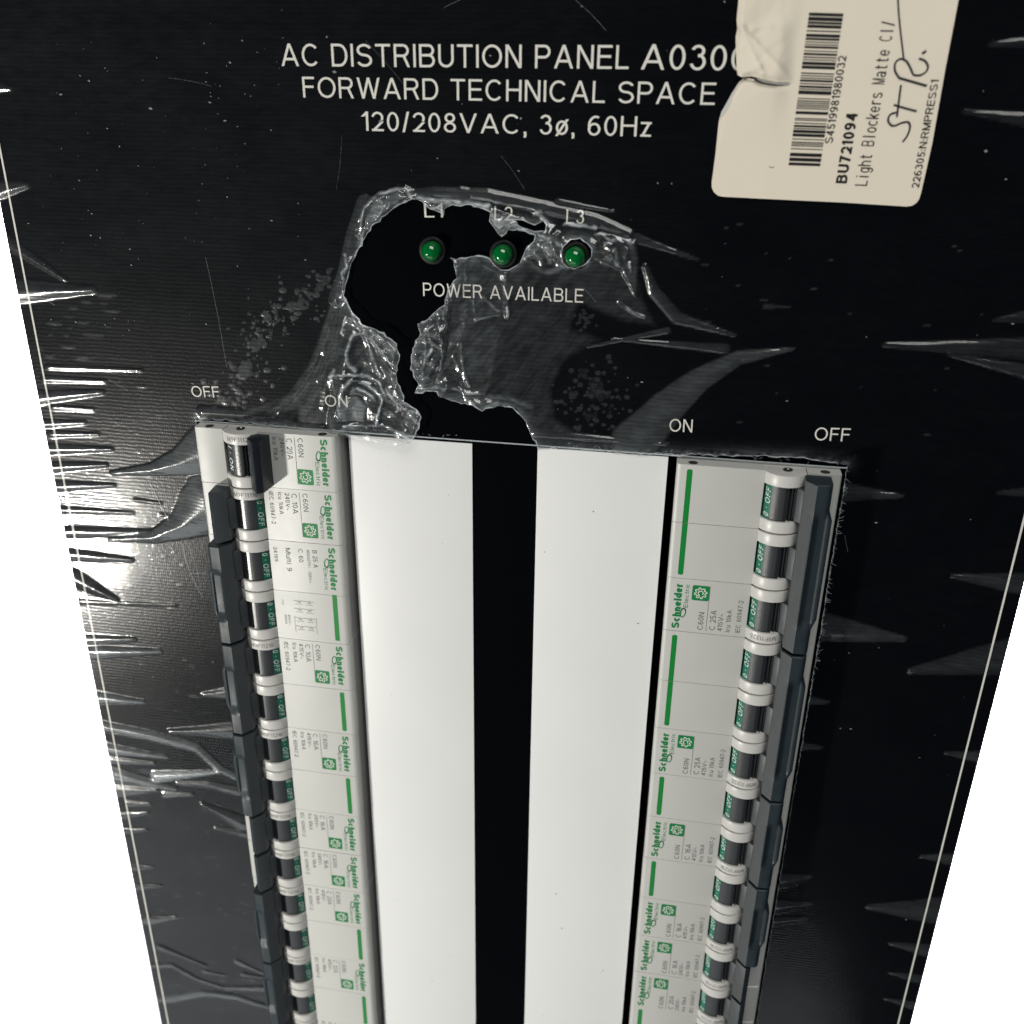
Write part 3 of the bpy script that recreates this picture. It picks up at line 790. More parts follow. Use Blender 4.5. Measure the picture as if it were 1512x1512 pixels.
# ------------------------------------------------------------------ protective film
def P2(u, v): return at(u, v)[:2]
def Z4(zx, zy, ox=450, oy=250, s=2.749): return (ox + zx / s, oy + zy / s)
hole_px = [(288, 614), (360, 622), (440, 631), (500, 641), (540, 650), (575, 654), (600, 656), (615, 643), (626, 612), (621, 606), (606, 592), (600, 580), (594, 566), (588, 548),
           (592, 535), (595.5, 521), (588, 505), (570, 490), (552, 482), (537, 475), (523, 457), (510, 435), (513, 420), (515, 410), (518, 398), (521, 388), (524, 381), (528, 377), (537, 355),
           (548, 338), (566, 320), (588, 303), (610, 292), (625, 297), (635.5, 308), (645, 310), (656, 318), (657, 308), (668, 301), (695, 303), (719, 307), (726, 312), (723, 326), (730, 336), (741, 348),
           (752, 337), (777, 341), (792, 345), (789, 356), (776, 369), (772, 383), (762, 392), (752, 398), (742, 398), (731, 391), (724, 381), (714, 377), (701, 377), (690, 379), (675.5, 381), (668, 379),
           (677, 395.5), (678, 408), (664.6, 424.6), (661, 446), (639, 464.6), (619, 475.5), (624.6, 490), (612, 512), (610, 541), (623, 563), (615.5, 577), (632, 573), (650, 574), (665, 583), (683, 592),
           (700, 595), (714, 602), (737, 595.5), (759, 601), (766, 608), (774, 617), (781, 633), (788, 646.5), (795.6, 661), (830, 663), (860, 664), (900, 667), (940, 668), (985, 670), (1050, 671), (1100, 672), (1180, 675), (1247, 682)]
hp = [P2(*q) for q in hole_px]
hp[0] = np.array([-CUT1 - .2, CTOP + .4]); hp[-1] = np.array([CUT1 + .3, CTOP + .3])
closed = [np.array(q) for q in hp] + [np.array([CUT1 + .3, -312.0]), np.array([-CUT1 - .2, -312.0])]
HOLE = jitter(closed, 1.1, 0.16, 3)
HOLE2 = jitter([P2(*q) for q in ((757, 323), (775, 326), (790, 331), (803, 326), (809, 331), (806, 339), (790, 339), (772, 336))], 1.0, .12, 4)
HOLE3 = jitter([P2(*q) for q in ((832, 363), (843, 353), (857, 352), (868, 358), (875.6, 366), (874, 378), (868, 386), (860, 393), (850, 396), (840, 393), (832.6, 386), (829, 375))], 1.0, .14, 5)

TENTS = []   # (points px, half widths px, height mm, haze)
def T(pts, ws, h, hz): TENTS.append((pts, ws, h, hz))
L_ = [((-10, 128), (17, 131), 12, .5, .03), ((-5, 282), (42, 273), 16, .8, .04), ((8, 355), (97, 413), 12, .6, .035), ((12, 430), (139, 428), 22, .9, .045),
      ((72, 542), (209, 547), 4, .28, .05), ((66, 560), (156, 563), 5, .4, .06), ((50, 588), (152, 579), 12, .5, .06), ((79, 601), (139, 605), 5, .35, .06),
      ((58, 626), (126, 624), 7, .45, .07), ((76, 641), (146, 641), 5, .4, .06), ((66, 663), (166, 663), 9, .5, .06), ((72, 690), (158, 686), 9, .5, .06),
      ((78, 718), (169, 716), 9, .5, .06), ((84, 752), (197, 757), 6, .35, .05), ((200, 738), (238, 743), 3.5, .25, .05), ((238, 760), (257, 762), 3, .2, .04),
      ((95, 785), (310, 786), 9, .5, .05), ((100, 818), (195, 826), 10, .6, .06), ((108, 852), (172, 884), 16, .9, .05), ((118, 888), (260, 893), 4, .25, .03),
      ((125, 945), (199, 943), 10, .5, .05), ((128, 962), (236, 961), 11, .9, .15), ((142, 1030), (212, 1036), 11, .9, .15), ((160, 1105), (245, 1117), 9, .9, .18),
      ((165, 1122), (228, 1127), 6, .4, .06), ((165, 1143), (258, 1164), 12, .9, .16), ((232, 1146), (323, 1139), 9, .9, .38), ((168, 1167), (232, 1166), 11, .6, .06),
      ((243, 1172), (284, 1173), 6, .4, .07), ((190, 1186), (222, 1187), 6, .3, .05), ((182, 1204), (218, 1200), 6, .3, .04), ((186, 1226), (217, 1225), 5, .3, .04),
      ((196, 1280), (226, 1280), 6, .3, .04), ((203, 1309), (238, 1307), 6, .3, .04), ((218, 1358), (260, 1354), 8, .4, .05), ((236, 1398), (306, 1426), 6, .35, .04),
      ((352, 1420), (390, 1437), 5, .3, .05), ((360, 1438), (390, 1443), 4, .3, .04), ((303, 1434), (334, 1440), 4, .25, .04),
       ((348, 1078), (250, 1079), 12, .8, .05), ((345, 1022), (300, 1025), 10, .5, .05),
      ((358, 1215), (298, 1186), 12, .7, .045), ((372, 1232), (318, 1222), 8, .5, .04),
      # right edge
      ((1530, 515), (1306, 509), 20, .9, .020), ((1530, 465), (1468, 473), 14, .6, .018), ((1530, 552), (1402, 523), 14, .7, .022), ((1530, 726), (1474, 727), 10, .5, .02),
      ((1515, 862), (1407, 850), 18, .9, .028), ((1500, 968), (1346, 990), 32, 1.2, .028), ((1445, 1117), (1396, 1111), 10, .5, .035), ((1405, 1268), (1361, 1264), 10, .5, .035),
      ((1385, 1345), (1285, 1338), 22, .9, .032), ((1370, 1403), (1317, 1393), 11, .5, .035), ((1356, 1445), (1316, 1436), 7, .35, .035), ((1348, 1484), (1308, 1474), 7, .35, .035),
      ((1530, 60), (1462, 66), 10, .5, .02), ((1530, 178), (1423, 165), 14, .6, .018),
      # beside the right column
      ((1240, 726), (1331, 732), 16, .9, .03), ((1212, 925), (1335, 943), 24, 1.1, .035), ((1190, 1033), (1223, 1036), 8, .4, .04), ((1176, 1101), (1213, 1103), 8, .4, .04),
      ((1148, 1300), (1195, 1294), 13, .6, .035), ((1143, 1338), (1198, 1334), 12, .6, .035), ((1136, 1360), (1193, 1356), 8, .45, .04),
      # right of the tear
      ((940, 352), (1030, 383), 9, .4, .03), ((1070, 515), (905, 500), 9, .5, .03), ((985, 488), (868, 512), 6, .4, .03), ((1130, 452), (1166, 453), 4.5, .2, .025),
      ((825, 298), (907, 312), 7, .4, .03), ((680, 280), (780, 296), 7, .5, .03), ((790, 640), (985, 655), 10, .7, .04), ((300, 608), (470, 618), 9, .8, .05)]
for a, b_, w, h, hz in L_: T([a, ((a[0] + b_[0]) / 2, (a[1] + b_[1]) / 2), b_], [w, w * .62, w * .16 + 1.2], h, hz)
T([(952, 392), (965, 430), (1000, 470), (1085, 495)], [5, 10, 11, 3], .6, .03)
T([(935, 655), (985, 600), (1030, 562), (1090, 528), (1171, 515)], [36, 28, 20, 13, 2.5], .9, .060)
T([(166, 698), (225, 693), (268, 682), (306, 664)], [2.5, 9, 20, 36], 1.5, .13)
T([(163, 795), (228, 792), (272, 774), (311, 742)], [2.5, 9, 21, 44], 1.7, .13)
T([(150, 1072), (220, 1085), (290, 1103), (325, 1135), (348, 1146)], [9, 8, 7, 6, 5], .9, .15)
T([(225, 1425), (255, 1425), (290, 1445), (330, 1458), (395, 1459)], [4, 4, 4, 4, 5], .35, .05)
T([(240, 1476), (300, 1465), (350, 1472), (400, 1488)], [6, 6, 6, 5], .4, .05)
T([(262, 1156), (310, 1158), (352, 1168)], [3, 5, 7], .45, .05)
T([(548, 338), (585, 295), (640, 283), (720, 287), (800, 305), (880, 325), (930, 345)], [8, 10, 9, 10, 12, 12, 8], .8, .035)
T([(540, 300), (520, 350), (510, 400), (500, 440)], [16, 12, 12, 16], 1.3, .05)
for _ in range(10):
    u = random.uniform(300, 390); v = random.uniform(560, 600)
BUB = [(587, 132, 78, 16), (483, 172, 36, 10), (581, 183, 28, 8), (413, 205, 32, 9), (625, 223, 55, 10), (388, 253, 32, 9), (303, 292, 50, 12), (460, 287, 48, 9), (392, 317, 12, 5), (607, 309, 18, 6),
       (523, 356, 70, 10), (371, 356, 22, 7), (281, 356, 14, 6), (382, 421, 52, 11), (276, 472, 34, 10), (460, 482, 66, 11), (791, 645, 38, 10), (893, 803, 18, 7), (757, 835, 18, 6), (663, 848, 24, 6),
       (772, 908, 16, 6), (772, 1004, 22, 7), (853, 1014, 16, 6), (225, 430, 24, 8)]
BUB = [(x / 3.78, 400 + y / 3.78, a / 3.78, b_ / 3.78) for x, y, a, b_ in BUB]
BUB += [(x / 3.78, 800 + y / 3.78, a / 3.78, b_ / 3.78) for x, y, a, b_ in ((973, 60, 14, 6), (921, 80, 18, 7), (1023, 130, 18, 7), (965, 218, 16, 6), (1012, 243, 28, 8), (965, 372, 36, 7), (1037, 662, 18, 7),
        (1075, 696, 20, 7), (1110, 737, 12, 5), (990, 833, 14, 5), (1087, 862, 40, 9), (980, 938, 12, 6), (1040, 1273, 34, 7), (820, 1280, 55, 12), (1225, 1465, 30, 6))]
for _ in range(70):
    v = random.uniform(1180, 1500); x0 = 190 + (v - 1180) * .2; u = random.uniform(x0 + 8, x0 + 145)
    BUB.append((u, v, random.uniform(1.5, 6), random.uniform(.8, 1.6)))
for _ in range(60):
    BUB.append((random.uniform(130, 300), random.uniform(560, 1000), random.uniform(.8, 3), random.uniform(.6, 1.2)))
for _ in range(26):
    BUB.append((random.uniform(1000, 1450), random.uniform(330, 700), random.uniform(1, 7), random.uniform(.6, 1.6)))
path = [(478, 412), (440, 448), (420, 458), (388, 490), (370, 515), (362, 550), (350, 575), (325, 590)]
for i in range(190):
    k = random.random() * (len(path) - 1); j = int(k); f = k - j; sp = 21
    u = path[j][0] * (1 - f) + path[j + 1][0] * f + random.gauss(0, sp); v = path[j][1] * (1 - f) + path[j + 1][1] * f + random.gauss(0, sp * .7)
    r_ = abs(random.gauss(0, 1)) * 1.7 + .8
    BUB.append((u, v, r_ * random.uniform(.8, 1.8), -r_))
for _ in range(85):
    r_ = random.uniform(1.2, 4.0); BUB.append((random.gauss(878, 28), random.gauss(585, 28), r_ * 1.2, r_))
for _ in range(30): BUB.append((random.gauss(865, 9), random.gauss(468, 10), random.uniform(1.5, 4), random.uniform(1, 3)))


CREASE_GLINTS = [   # (points px, half width px, haze, height) folds and stretch lines round the tear, their highlights painted as white haze
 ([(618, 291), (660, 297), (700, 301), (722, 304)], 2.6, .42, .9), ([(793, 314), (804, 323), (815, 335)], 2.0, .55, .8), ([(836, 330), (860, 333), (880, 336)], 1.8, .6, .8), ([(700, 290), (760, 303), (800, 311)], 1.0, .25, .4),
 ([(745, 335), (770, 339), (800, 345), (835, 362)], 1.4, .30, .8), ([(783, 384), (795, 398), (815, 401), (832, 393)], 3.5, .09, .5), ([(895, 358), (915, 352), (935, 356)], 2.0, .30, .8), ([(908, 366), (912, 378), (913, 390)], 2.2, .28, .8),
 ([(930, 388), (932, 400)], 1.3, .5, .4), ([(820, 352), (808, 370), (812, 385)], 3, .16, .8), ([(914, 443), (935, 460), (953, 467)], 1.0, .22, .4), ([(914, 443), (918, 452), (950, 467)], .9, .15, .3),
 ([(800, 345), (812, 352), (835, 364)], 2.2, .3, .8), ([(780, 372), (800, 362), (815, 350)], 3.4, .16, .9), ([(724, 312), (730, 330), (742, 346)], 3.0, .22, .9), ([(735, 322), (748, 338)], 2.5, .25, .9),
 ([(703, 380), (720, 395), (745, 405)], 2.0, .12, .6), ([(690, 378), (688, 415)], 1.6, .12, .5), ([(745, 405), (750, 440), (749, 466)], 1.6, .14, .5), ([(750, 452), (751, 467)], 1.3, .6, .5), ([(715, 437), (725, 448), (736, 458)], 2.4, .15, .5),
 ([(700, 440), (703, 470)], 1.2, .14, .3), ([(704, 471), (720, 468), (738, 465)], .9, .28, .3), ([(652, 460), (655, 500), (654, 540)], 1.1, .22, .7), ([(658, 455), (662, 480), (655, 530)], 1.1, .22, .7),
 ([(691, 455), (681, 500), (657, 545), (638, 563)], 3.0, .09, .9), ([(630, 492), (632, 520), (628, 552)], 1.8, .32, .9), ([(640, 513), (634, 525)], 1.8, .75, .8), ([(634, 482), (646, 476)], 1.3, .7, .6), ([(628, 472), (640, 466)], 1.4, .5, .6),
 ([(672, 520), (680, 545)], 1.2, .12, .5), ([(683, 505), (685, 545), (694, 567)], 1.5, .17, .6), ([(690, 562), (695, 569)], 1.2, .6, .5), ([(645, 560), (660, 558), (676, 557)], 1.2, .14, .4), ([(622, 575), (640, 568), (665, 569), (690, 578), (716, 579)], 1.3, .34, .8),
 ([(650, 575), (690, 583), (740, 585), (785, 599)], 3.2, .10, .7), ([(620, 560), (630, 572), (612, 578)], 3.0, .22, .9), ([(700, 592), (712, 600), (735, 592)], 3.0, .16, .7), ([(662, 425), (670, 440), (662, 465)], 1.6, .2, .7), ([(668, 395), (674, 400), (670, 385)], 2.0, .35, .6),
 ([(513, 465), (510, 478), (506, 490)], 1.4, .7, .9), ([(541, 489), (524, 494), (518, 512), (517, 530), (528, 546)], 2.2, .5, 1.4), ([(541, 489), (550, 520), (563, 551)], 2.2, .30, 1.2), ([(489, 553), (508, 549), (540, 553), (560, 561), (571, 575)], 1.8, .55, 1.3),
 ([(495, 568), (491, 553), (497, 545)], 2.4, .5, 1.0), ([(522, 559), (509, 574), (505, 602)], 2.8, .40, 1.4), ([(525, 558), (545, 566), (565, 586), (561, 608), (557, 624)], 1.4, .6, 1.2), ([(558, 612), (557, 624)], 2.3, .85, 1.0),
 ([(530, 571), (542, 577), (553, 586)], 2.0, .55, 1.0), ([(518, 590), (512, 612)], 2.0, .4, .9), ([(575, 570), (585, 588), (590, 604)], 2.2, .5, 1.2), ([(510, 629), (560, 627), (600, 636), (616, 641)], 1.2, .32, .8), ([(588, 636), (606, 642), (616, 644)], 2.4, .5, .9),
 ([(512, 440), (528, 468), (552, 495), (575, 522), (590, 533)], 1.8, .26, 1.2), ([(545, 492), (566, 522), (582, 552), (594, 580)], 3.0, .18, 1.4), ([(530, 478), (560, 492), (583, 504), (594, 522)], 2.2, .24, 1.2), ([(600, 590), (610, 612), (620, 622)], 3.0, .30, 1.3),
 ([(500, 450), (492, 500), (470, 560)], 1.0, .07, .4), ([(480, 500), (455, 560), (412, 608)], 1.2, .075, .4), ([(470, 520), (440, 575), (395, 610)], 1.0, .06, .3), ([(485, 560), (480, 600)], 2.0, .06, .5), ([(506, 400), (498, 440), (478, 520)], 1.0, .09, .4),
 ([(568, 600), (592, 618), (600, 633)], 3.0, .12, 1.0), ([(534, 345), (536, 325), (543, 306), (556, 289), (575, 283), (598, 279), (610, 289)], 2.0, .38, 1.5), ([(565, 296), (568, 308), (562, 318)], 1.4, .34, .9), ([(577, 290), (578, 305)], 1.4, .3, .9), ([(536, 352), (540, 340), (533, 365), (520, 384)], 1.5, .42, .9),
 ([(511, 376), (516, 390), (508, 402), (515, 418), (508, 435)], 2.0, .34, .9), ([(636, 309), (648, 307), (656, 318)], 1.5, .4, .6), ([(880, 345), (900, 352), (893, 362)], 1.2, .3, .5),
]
CURLS = [([(720, 308), (762, 318), (790, 330), (760, 338), (742, 346), (726, 334)], .34, .8), ([(500, 585), (530, 580), (545, 600), (540, 625), (500, 620)], .26, .8), ([(534, 350), (533, 330), (538, 303), (556, 287), (590, 279), (611, 290), (590, 303), (566, 322), (548, 340), (538, 356)], .15, 1.6), ([(520, 376), (512, 384), (505, 410), (505, 436), (512, 437), (518, 405), (527, 378)], .13, 1.0),
         ([(612, 290), (700, 299), (722, 306), (700, 303), (640, 300), (655, 312), (640, 308)], .22, .8), ([(722, 306), (760, 316), (752, 330), (742, 346), (726, 332)], .12, .9), ([(776, 378), (800, 352), (818, 348), (830, 362), (828, 380), (800, 386)], .10, .9),
         ([(612, 500), (660, 430), (672, 440), (660, 520), (640, 556), (612, 556)], .05, 1.8), ([(560, 480), (594, 510), (592, 540), (575, 530), (550, 500)], .12, 1.6), ([(590, 560), (626, 612), (615, 643), (596, 620), (580, 570)], .11, 1.6),
         ([(885, 350), (940, 352), (946, 380), (944, 440), (935, 440), (915, 400), (890, 385)], .05, .9)]

LIFT_A = [P2(*q) for q in ((296, 612), (330, 606), (380, 598), (425, 578), (452, 540), (468, 500), (484, 450), (500, 400), (520, 340), (540, 290), (600, 275), (700, 285), (760, 420), (700, 700), (500, 660), (300, 640))]
LIFT_B = [P2(*q) for q in ((660, 380), (700, 330), (800, 330), (900, 335), (942, 352), (947, 400), (955, 440), (978, 488), (915, 480), (860, 455), (850, 480), (905, 500), (870, 515), (835, 540), (820, 575), (826, 615), (870, 645), (940, 640), (965, 665), (780, 680), (600, 640), (590, 480))]
FLAP_A = [P2(*q) for q in ((505, 440), (560, 470), (630, 520), (640, 600), (640, 680), (560, 665), (480, 640), (490, 560), (500, 500))]
FLAP_B = [P2(*q) for q in ((660, 370), (700, 375), (690, 430), (680, 480), (665, 540), (700, 575), (760, 590), (790, 640), (700, 620), (600, 600), (600, 480))]
FLAP_C = [P2(*q) for q in ((720, 300), (840, 335), (930, 345), (945, 400), (870, 400), (800, 400), (770, 360), (730, 350))]

def smooth(t): t = np.clip(t, 0, 1); return t * t * (3 - 2 * t)
def soft_in(X, Y, poly, width):
    d, _, _ = poly_dist(X, Y, poly); i = in_poly(X, Y, poly)
    return smooth(np.where(i, d, 0) / width), i, d
def film_z(X, Y):
    H = np.zeros_like(X); Z = np.zeros_like(X)
    def win(x0, x1, y0, y1): return np.nonzero((X > x0) & (X < x1) & (Y > y0) & (Y < y1))
    for pts, ws, h, hz in TENTS:
        P = [P2(*q) for q in pts]; W = [np.linalg.norm(P2(q[0], q[1] + w) - P2(q[0], q[1] - w)) / 2 for q, w in zip(pts, ws)]
        # denser centre line
        D = []; WW = []
        for i in range(len(P) - 1):
            for k in range(6): t = k / 6; D.append(P[i] * (1 - t) + P[i + 1] * t); WW.append(W[i] * (1 - t) + W[i + 1] * t)
        D.append(P[-1]); WW.append(W[-1]); D = np.array(D); WW = np.array(WW); mw = WW.max() + 1
        I = win(D[:, 0].min() - mw, D[:, 0].max() + mw, D[:, 1].min() - mw, D[:, 1].max() + mw)
        if not len(I[0]): continue
        x = X[I]; y = Y[I]; best = np.zeros_like(x); frac = np.zeros_like(x)
        wob = (vnoise(x, y, 4.0, int(pts[0][1]) % 97) - .5) * .10 + 1.0
        for i in range(len(D) - 1):
            a = D[i]; d = D[i + 1] - a; Ls = d @ d + 1e-9; t = np.clip(((x - a[0]) * d[0] + (y - a[1]) * d[1]) / Ls, 0, 1)
            dd = np.hypot(x - a[0] - t * d[0], y - a[1] - t * d[1]); w = (WW[i] * (1 - t) + WW[i + 1] * t) * wob
            pr = np.clip(1 - dd / w, 0, 1); hh = w / WW.max(); pv = pr * (0.35 + .65 * np.sqrt(hh))
            k = pv > best; best[k] = pv[k]
        prof = np.sin(best * math.pi / 2) ** 1.3
        H[I] = np.maximum(H[I], h * prof); Z[I] = np.maximum(Z[I], hz * smooth(best * 5) * (.65 + .5 * best))
    for u, v, a, b_ in BUB:
        hb = .055 if b_ < 0 else .030; b_ = abs(b_)
        c = P2(u, v); rx = abs(P2(u + a, v)[0] - P2(u - a, v)[0]) / 2; ry = np.linalg.norm(P2(u, v + b_) - P2(u, v - b_)) / 2
        rx = max(rx, .35); ry = max(ry, .3)
        I = win(c[0] - rx - .2, c[0] + rx + .2, c[1] - ry - .2, c[1] + ry + .2)
        if not len(I[0]): continue
        q = np.clip(1 - ((X[I] - c[0]) / rx) ** 2 - ((Y[I] - c[1]) / ry) ** 2, 0, 1)
        H[I] = np.maximum(H[I], .09 * min(1.3, ry) * q); q = q * (.55 + .9 * vnoise(X[I], Y[I], 1.6, 6)) if b_ > 4 else q
        Z[I] = np.maximum(Z[I], hb * smooth(q * 4))
    # patches where the adhesive let go beside the tear
    for pl, wd, thr, hz in (([(480, 405), (440, 448), (400, 470), (380, 500), (366, 540), (345, 580), (322, 598)], 3.6, .50, .05), ([(868, 548), (885, 580), (880, 615)], 5.5, .66, .016)):
        P = [P2(*q) for q in pl]; A = np.array(P)
        I = win(A[:, 0].min() - 8, A[:, 0].max() + 8, A[:, 1].min() - 8, A[:, 1].max() + 8); x = X[I]; y = Y[I]
        d, _, _ = poly_dist(x, y, P, False); n = .6 * vnoise(x, y, 3.1, 15) + .4 * vnoise(x, y, 1.1, 16) - .42 * np.clip(d / wd, 0, 1.6) ** 2
        b_ = smooth((n - thr * .82) / .07); Z[I] = np.maximum(Z[I], hz * b_ * (.6 + .7 * vnoise(x, y, .8, 19))); H[I] = np.maximum(H[I], .07 * b_)
    I = win(-112, 112, -25, 62)
    x = X[I]; y = Y[I]; h = H[I]; z = Z[I]
    for poly, width, amp, hz, seed in ((LIFT_A, 9, 1.0, .060, 41), (LIFT_B, 5, .45, .030, 51)):
        s, ins, d = soft_in(x, y, poly, width); n = crumple(x, y, 26, 4, seed)
        h = np.maximum(h, s * amp * (.4 + n)); st = vnoise(x * .25 + y * .21, y * .9 - x * 1.0, 1.6, seed) * .6 + vnoise(x * .3 + y * .26, y * .9 - x * 1.0, .7, seed + 3) * .4
        z = np.maximum(z, hz * smooth(np.where(ins, d, 0) / (1.6 if hz > .035 else 3.0)) * (.35 + 1.2 * st))
    for poly, amp, hz, seed, lam in ((FLAP_A, 6.0, .030, 61, 11), (FLAP_B, 4.0, .030, 71, 8.0), (FLAP_C, 3.0, .028, 81, 6.0)):
        s, ins, d = soft_in(x, y, poly, 5); n = crumple(x, y, lam, 3, seed); n2 = crumple(x, y, lam * .35, 4, seed + 5)
        dh, _, _ = poly_dist(x, y, closed[:-2], False); near = np.exp(-dh / 4.0)
        h = h * (1 - s) + s * (amp * (n * 1.3 - .25) + .9 * (n2 - .3) + .5 * near * (n2 * 2.2)); h = np.maximum(h, 0)
        z = np.maximum(z, s * hz * (.8 + .5 * n2)) + s * near * .05
    for pl, hz, hh in CURLS:
        s, ins, d = soft_in(x, y, [P2(*q) for q in pl], 1.2); n2 = crumple(x, y, 2.2, 4, int(pl[0][0]))
        z = np.maximum(z, s * hz * (.5 + 1.0 * n2)); h = h + s * hh * (.3 + n2 * .8)
    for pts, w, hz, hh in CREASE_GLINTS:
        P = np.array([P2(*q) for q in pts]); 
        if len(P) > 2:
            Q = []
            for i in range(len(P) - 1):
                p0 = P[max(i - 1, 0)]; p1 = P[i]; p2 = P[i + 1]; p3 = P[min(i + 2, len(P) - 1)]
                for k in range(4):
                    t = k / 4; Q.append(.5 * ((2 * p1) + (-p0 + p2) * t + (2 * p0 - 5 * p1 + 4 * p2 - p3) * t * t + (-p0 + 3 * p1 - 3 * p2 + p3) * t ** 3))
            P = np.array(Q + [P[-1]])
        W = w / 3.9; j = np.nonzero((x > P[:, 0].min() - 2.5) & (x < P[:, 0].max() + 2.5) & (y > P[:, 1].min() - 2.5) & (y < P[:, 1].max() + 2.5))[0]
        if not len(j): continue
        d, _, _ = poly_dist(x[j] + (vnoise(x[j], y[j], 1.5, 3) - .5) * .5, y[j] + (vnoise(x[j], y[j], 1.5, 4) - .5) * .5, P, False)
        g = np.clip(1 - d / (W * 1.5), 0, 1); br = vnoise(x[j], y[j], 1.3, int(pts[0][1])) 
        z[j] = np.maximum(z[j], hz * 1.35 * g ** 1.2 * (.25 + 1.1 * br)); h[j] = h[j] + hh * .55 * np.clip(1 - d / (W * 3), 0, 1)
    # the film curls and whitens within a couple of mm of every torn edge
    for edge in (closed[:-2], HOLE2, HOLE3):
        dh, _, _ = poly_dist(x, y, edge, edge is not closed[:-2] and len(edge) < 60)
        z = z + .16 * np.exp(-dh / .55) * (vnoise(x, y, 1.1, 9) > .35) + .05 * np.exp(-dh / 1.6)
    h = h * 1.0
    # keep the sheet down where the lamps stand
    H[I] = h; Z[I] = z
    base = .002 + .009 * np.clip((60 - X) / 220, 0, 1)  # haze thickens leftward, the room's reflection put into its tone
    base = base * (.75 + .5 * vnoise(X, Y * 2, 14, 23)) 
    # smudges
    H += .04 * vnoise(X, Y, 11, 77) + .008 * vnoise(X, Y, 3.2, 78)
    Z = np.maximum(Z, base)
    return .12 + H, Z

film = empty('protective_film', (0, 0, 0))
tag(film, 'torn clear protective film wrinkled over the black panel, ripped open round the green lamps', 'plastic film')
def film_keep(X, Y):
    return ~in_poly(X, Y, HOLE) & ~in_poly(X, Y, HOLE2) & ~in_poly(X, Y, HOLE3)
FX0, FX1, FY0, FY1 = -74.8, 45.2, -26.0, 62.0
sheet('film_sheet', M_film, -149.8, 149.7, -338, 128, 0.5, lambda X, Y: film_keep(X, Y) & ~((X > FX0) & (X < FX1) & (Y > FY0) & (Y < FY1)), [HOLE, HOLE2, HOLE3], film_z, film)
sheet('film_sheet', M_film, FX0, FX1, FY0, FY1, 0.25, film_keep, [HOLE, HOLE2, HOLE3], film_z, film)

# torn rim: thin stretched bead that follows the film edge, broken and uneven
def rim(poly, rad, seed, name='torn_edge', closed_=True, rise=.0):
    r = np.random.default_rng(seed); P = np.array(poly); X = P[:, 0].copy(); Y = P[:, 1].copy(); Zf, _ = film_z(X, Y)
    pts = [(X[i] + r.normal() * .10, Y[i] + r.normal() * .10, Zf[i] + .05 + abs(r.normal()) * .12 + rise) for i in range(len(P))]
    if closed_: pts.append(pts[0])
    rad_ = [max(.02, rad * abs(r.normal(.8, .55))) for _ in pts]
    mb = MB(); mb.tube(pts, rad_, 5)
    me = mb.mesh(name, M_tear, 60); A = me.attributes.new('haze', 'FLOAT', 'POINT'); A.data.foreach_set('value', np.clip(r.normal(.1, .12, len(me.vertices)), 0, .5).astype(np.float32))
    return obj(name, me, film)
iend = [i for i, q in enumerate(HOLE) if q[1] < -30]
top_edge = np.array([q for q in HOLE if q[1] > CTOP - 1.5])
fine = jitter([tuple(q) for q in top_edge], .55, .09, 8)
# cut off the closing segment
fine = fine[:len(fine) - int(190 / .55)] if False else top_edge
rim(fine, .17, 21, closed_=False)
rim(HOLE2, .15, 22); rim(HOLE3, .16, 23)
def line_pts(a, b_, step): a = np.array(a); b_ = np.array(b_); k = int(np.linalg.norm(b_ - a) / step); return [a + (b_ - a) * i / k for i in range(k + 1)]
rim(line_pts((CUT1 + .4, CTOP), (CUT1 + .4, -120), .5), .13, 31, 'frayed_edge', False)
rim(line_pts((CUT1 + .4, -120.5), (CUT1 + .4, -309), .8), .05, 32, 'frayed_edge', False)
rim(line_pts((-CUT1 - .3, CTOP), (-CUT1 - .3, -309), .8), .08, 33, 'frayed_edge', False)
# frayed hairs
mb = MB()
for i in range(150):
    side = random.random()
    if side < .55: x, y = CUT1 + .5, random.uniform(-95, -19); dx, dy = random.uniform(-.3, 1.6), random.uniform(-1.2, 1.2)
    else: x, y = random.uniform(-96, 96), CTOP + random.uniform(.2, .6); dx, dy = random.uniform(-1.2, 1.2), random.uniform(-1.3, .9)
    if abs(x) < 12: continue
    pts = [(x, y, .25), (x + dx * .5 + random.uniform(-.2, .2), y + dy * .5, .5), (x + dx, y + dy, .35)]
    mb.tube(pts, [.07, .05, .02], 4)
tag(mb.build('plastic_hair', M_tear, film, smooth=60), kind='stuff')
# scratches and dust on the film
def scratch(a, b_, w=.07, bend=0):
    mb = MB(); A = P2(*a); B = P2(*b_); n = np.array([-(B - A)[1], (B - A)[0]]); pts = [A + (B - A) * t + n * bend * math.sin(math.pi * t) for t in np.linspace(0, 1, 12)]
    X = np.array([q[0] for q in pts]); Y = np.array([q[1] for q in pts])
    z = film_z(X, Y)[0].max() + .03
    mb.stroke(pts, w, min(z, .5)); return mb.build('scratch', M_tear, film)
for a, b_, w, bd in (((304, 380), (335, 542), .05, .01), (((222, 712)), (250, 768), .12, 0), ((250, 115), (312, 127), .03, .02), ((268, 800), (300, 882), .12, -.05), ((275, 800), (297, 870), .06, .05),
                     ((285, 847), (306, 845), .09, 0), ((655, 12), (680, 0), .04, .02), ((850, 0), (895, 45), .04, .02), ((540, 60), (600, 130), .025, .02),
                     ((740, 230), (775, 280), .025, .02), ((160, 560), (190, 577), .07, 0), ((1247, 790), (1252, 815), .05, 0),
                     ((862, 425), (880, 445), .05, .02), ((65, 440), (82, 450), .1, 0), ((505, 200), (497, 280), .02, .02), ((700, 470), (735, 465), .08, 0)):
    scratch(a, b_, w, bd)
mb = MB()
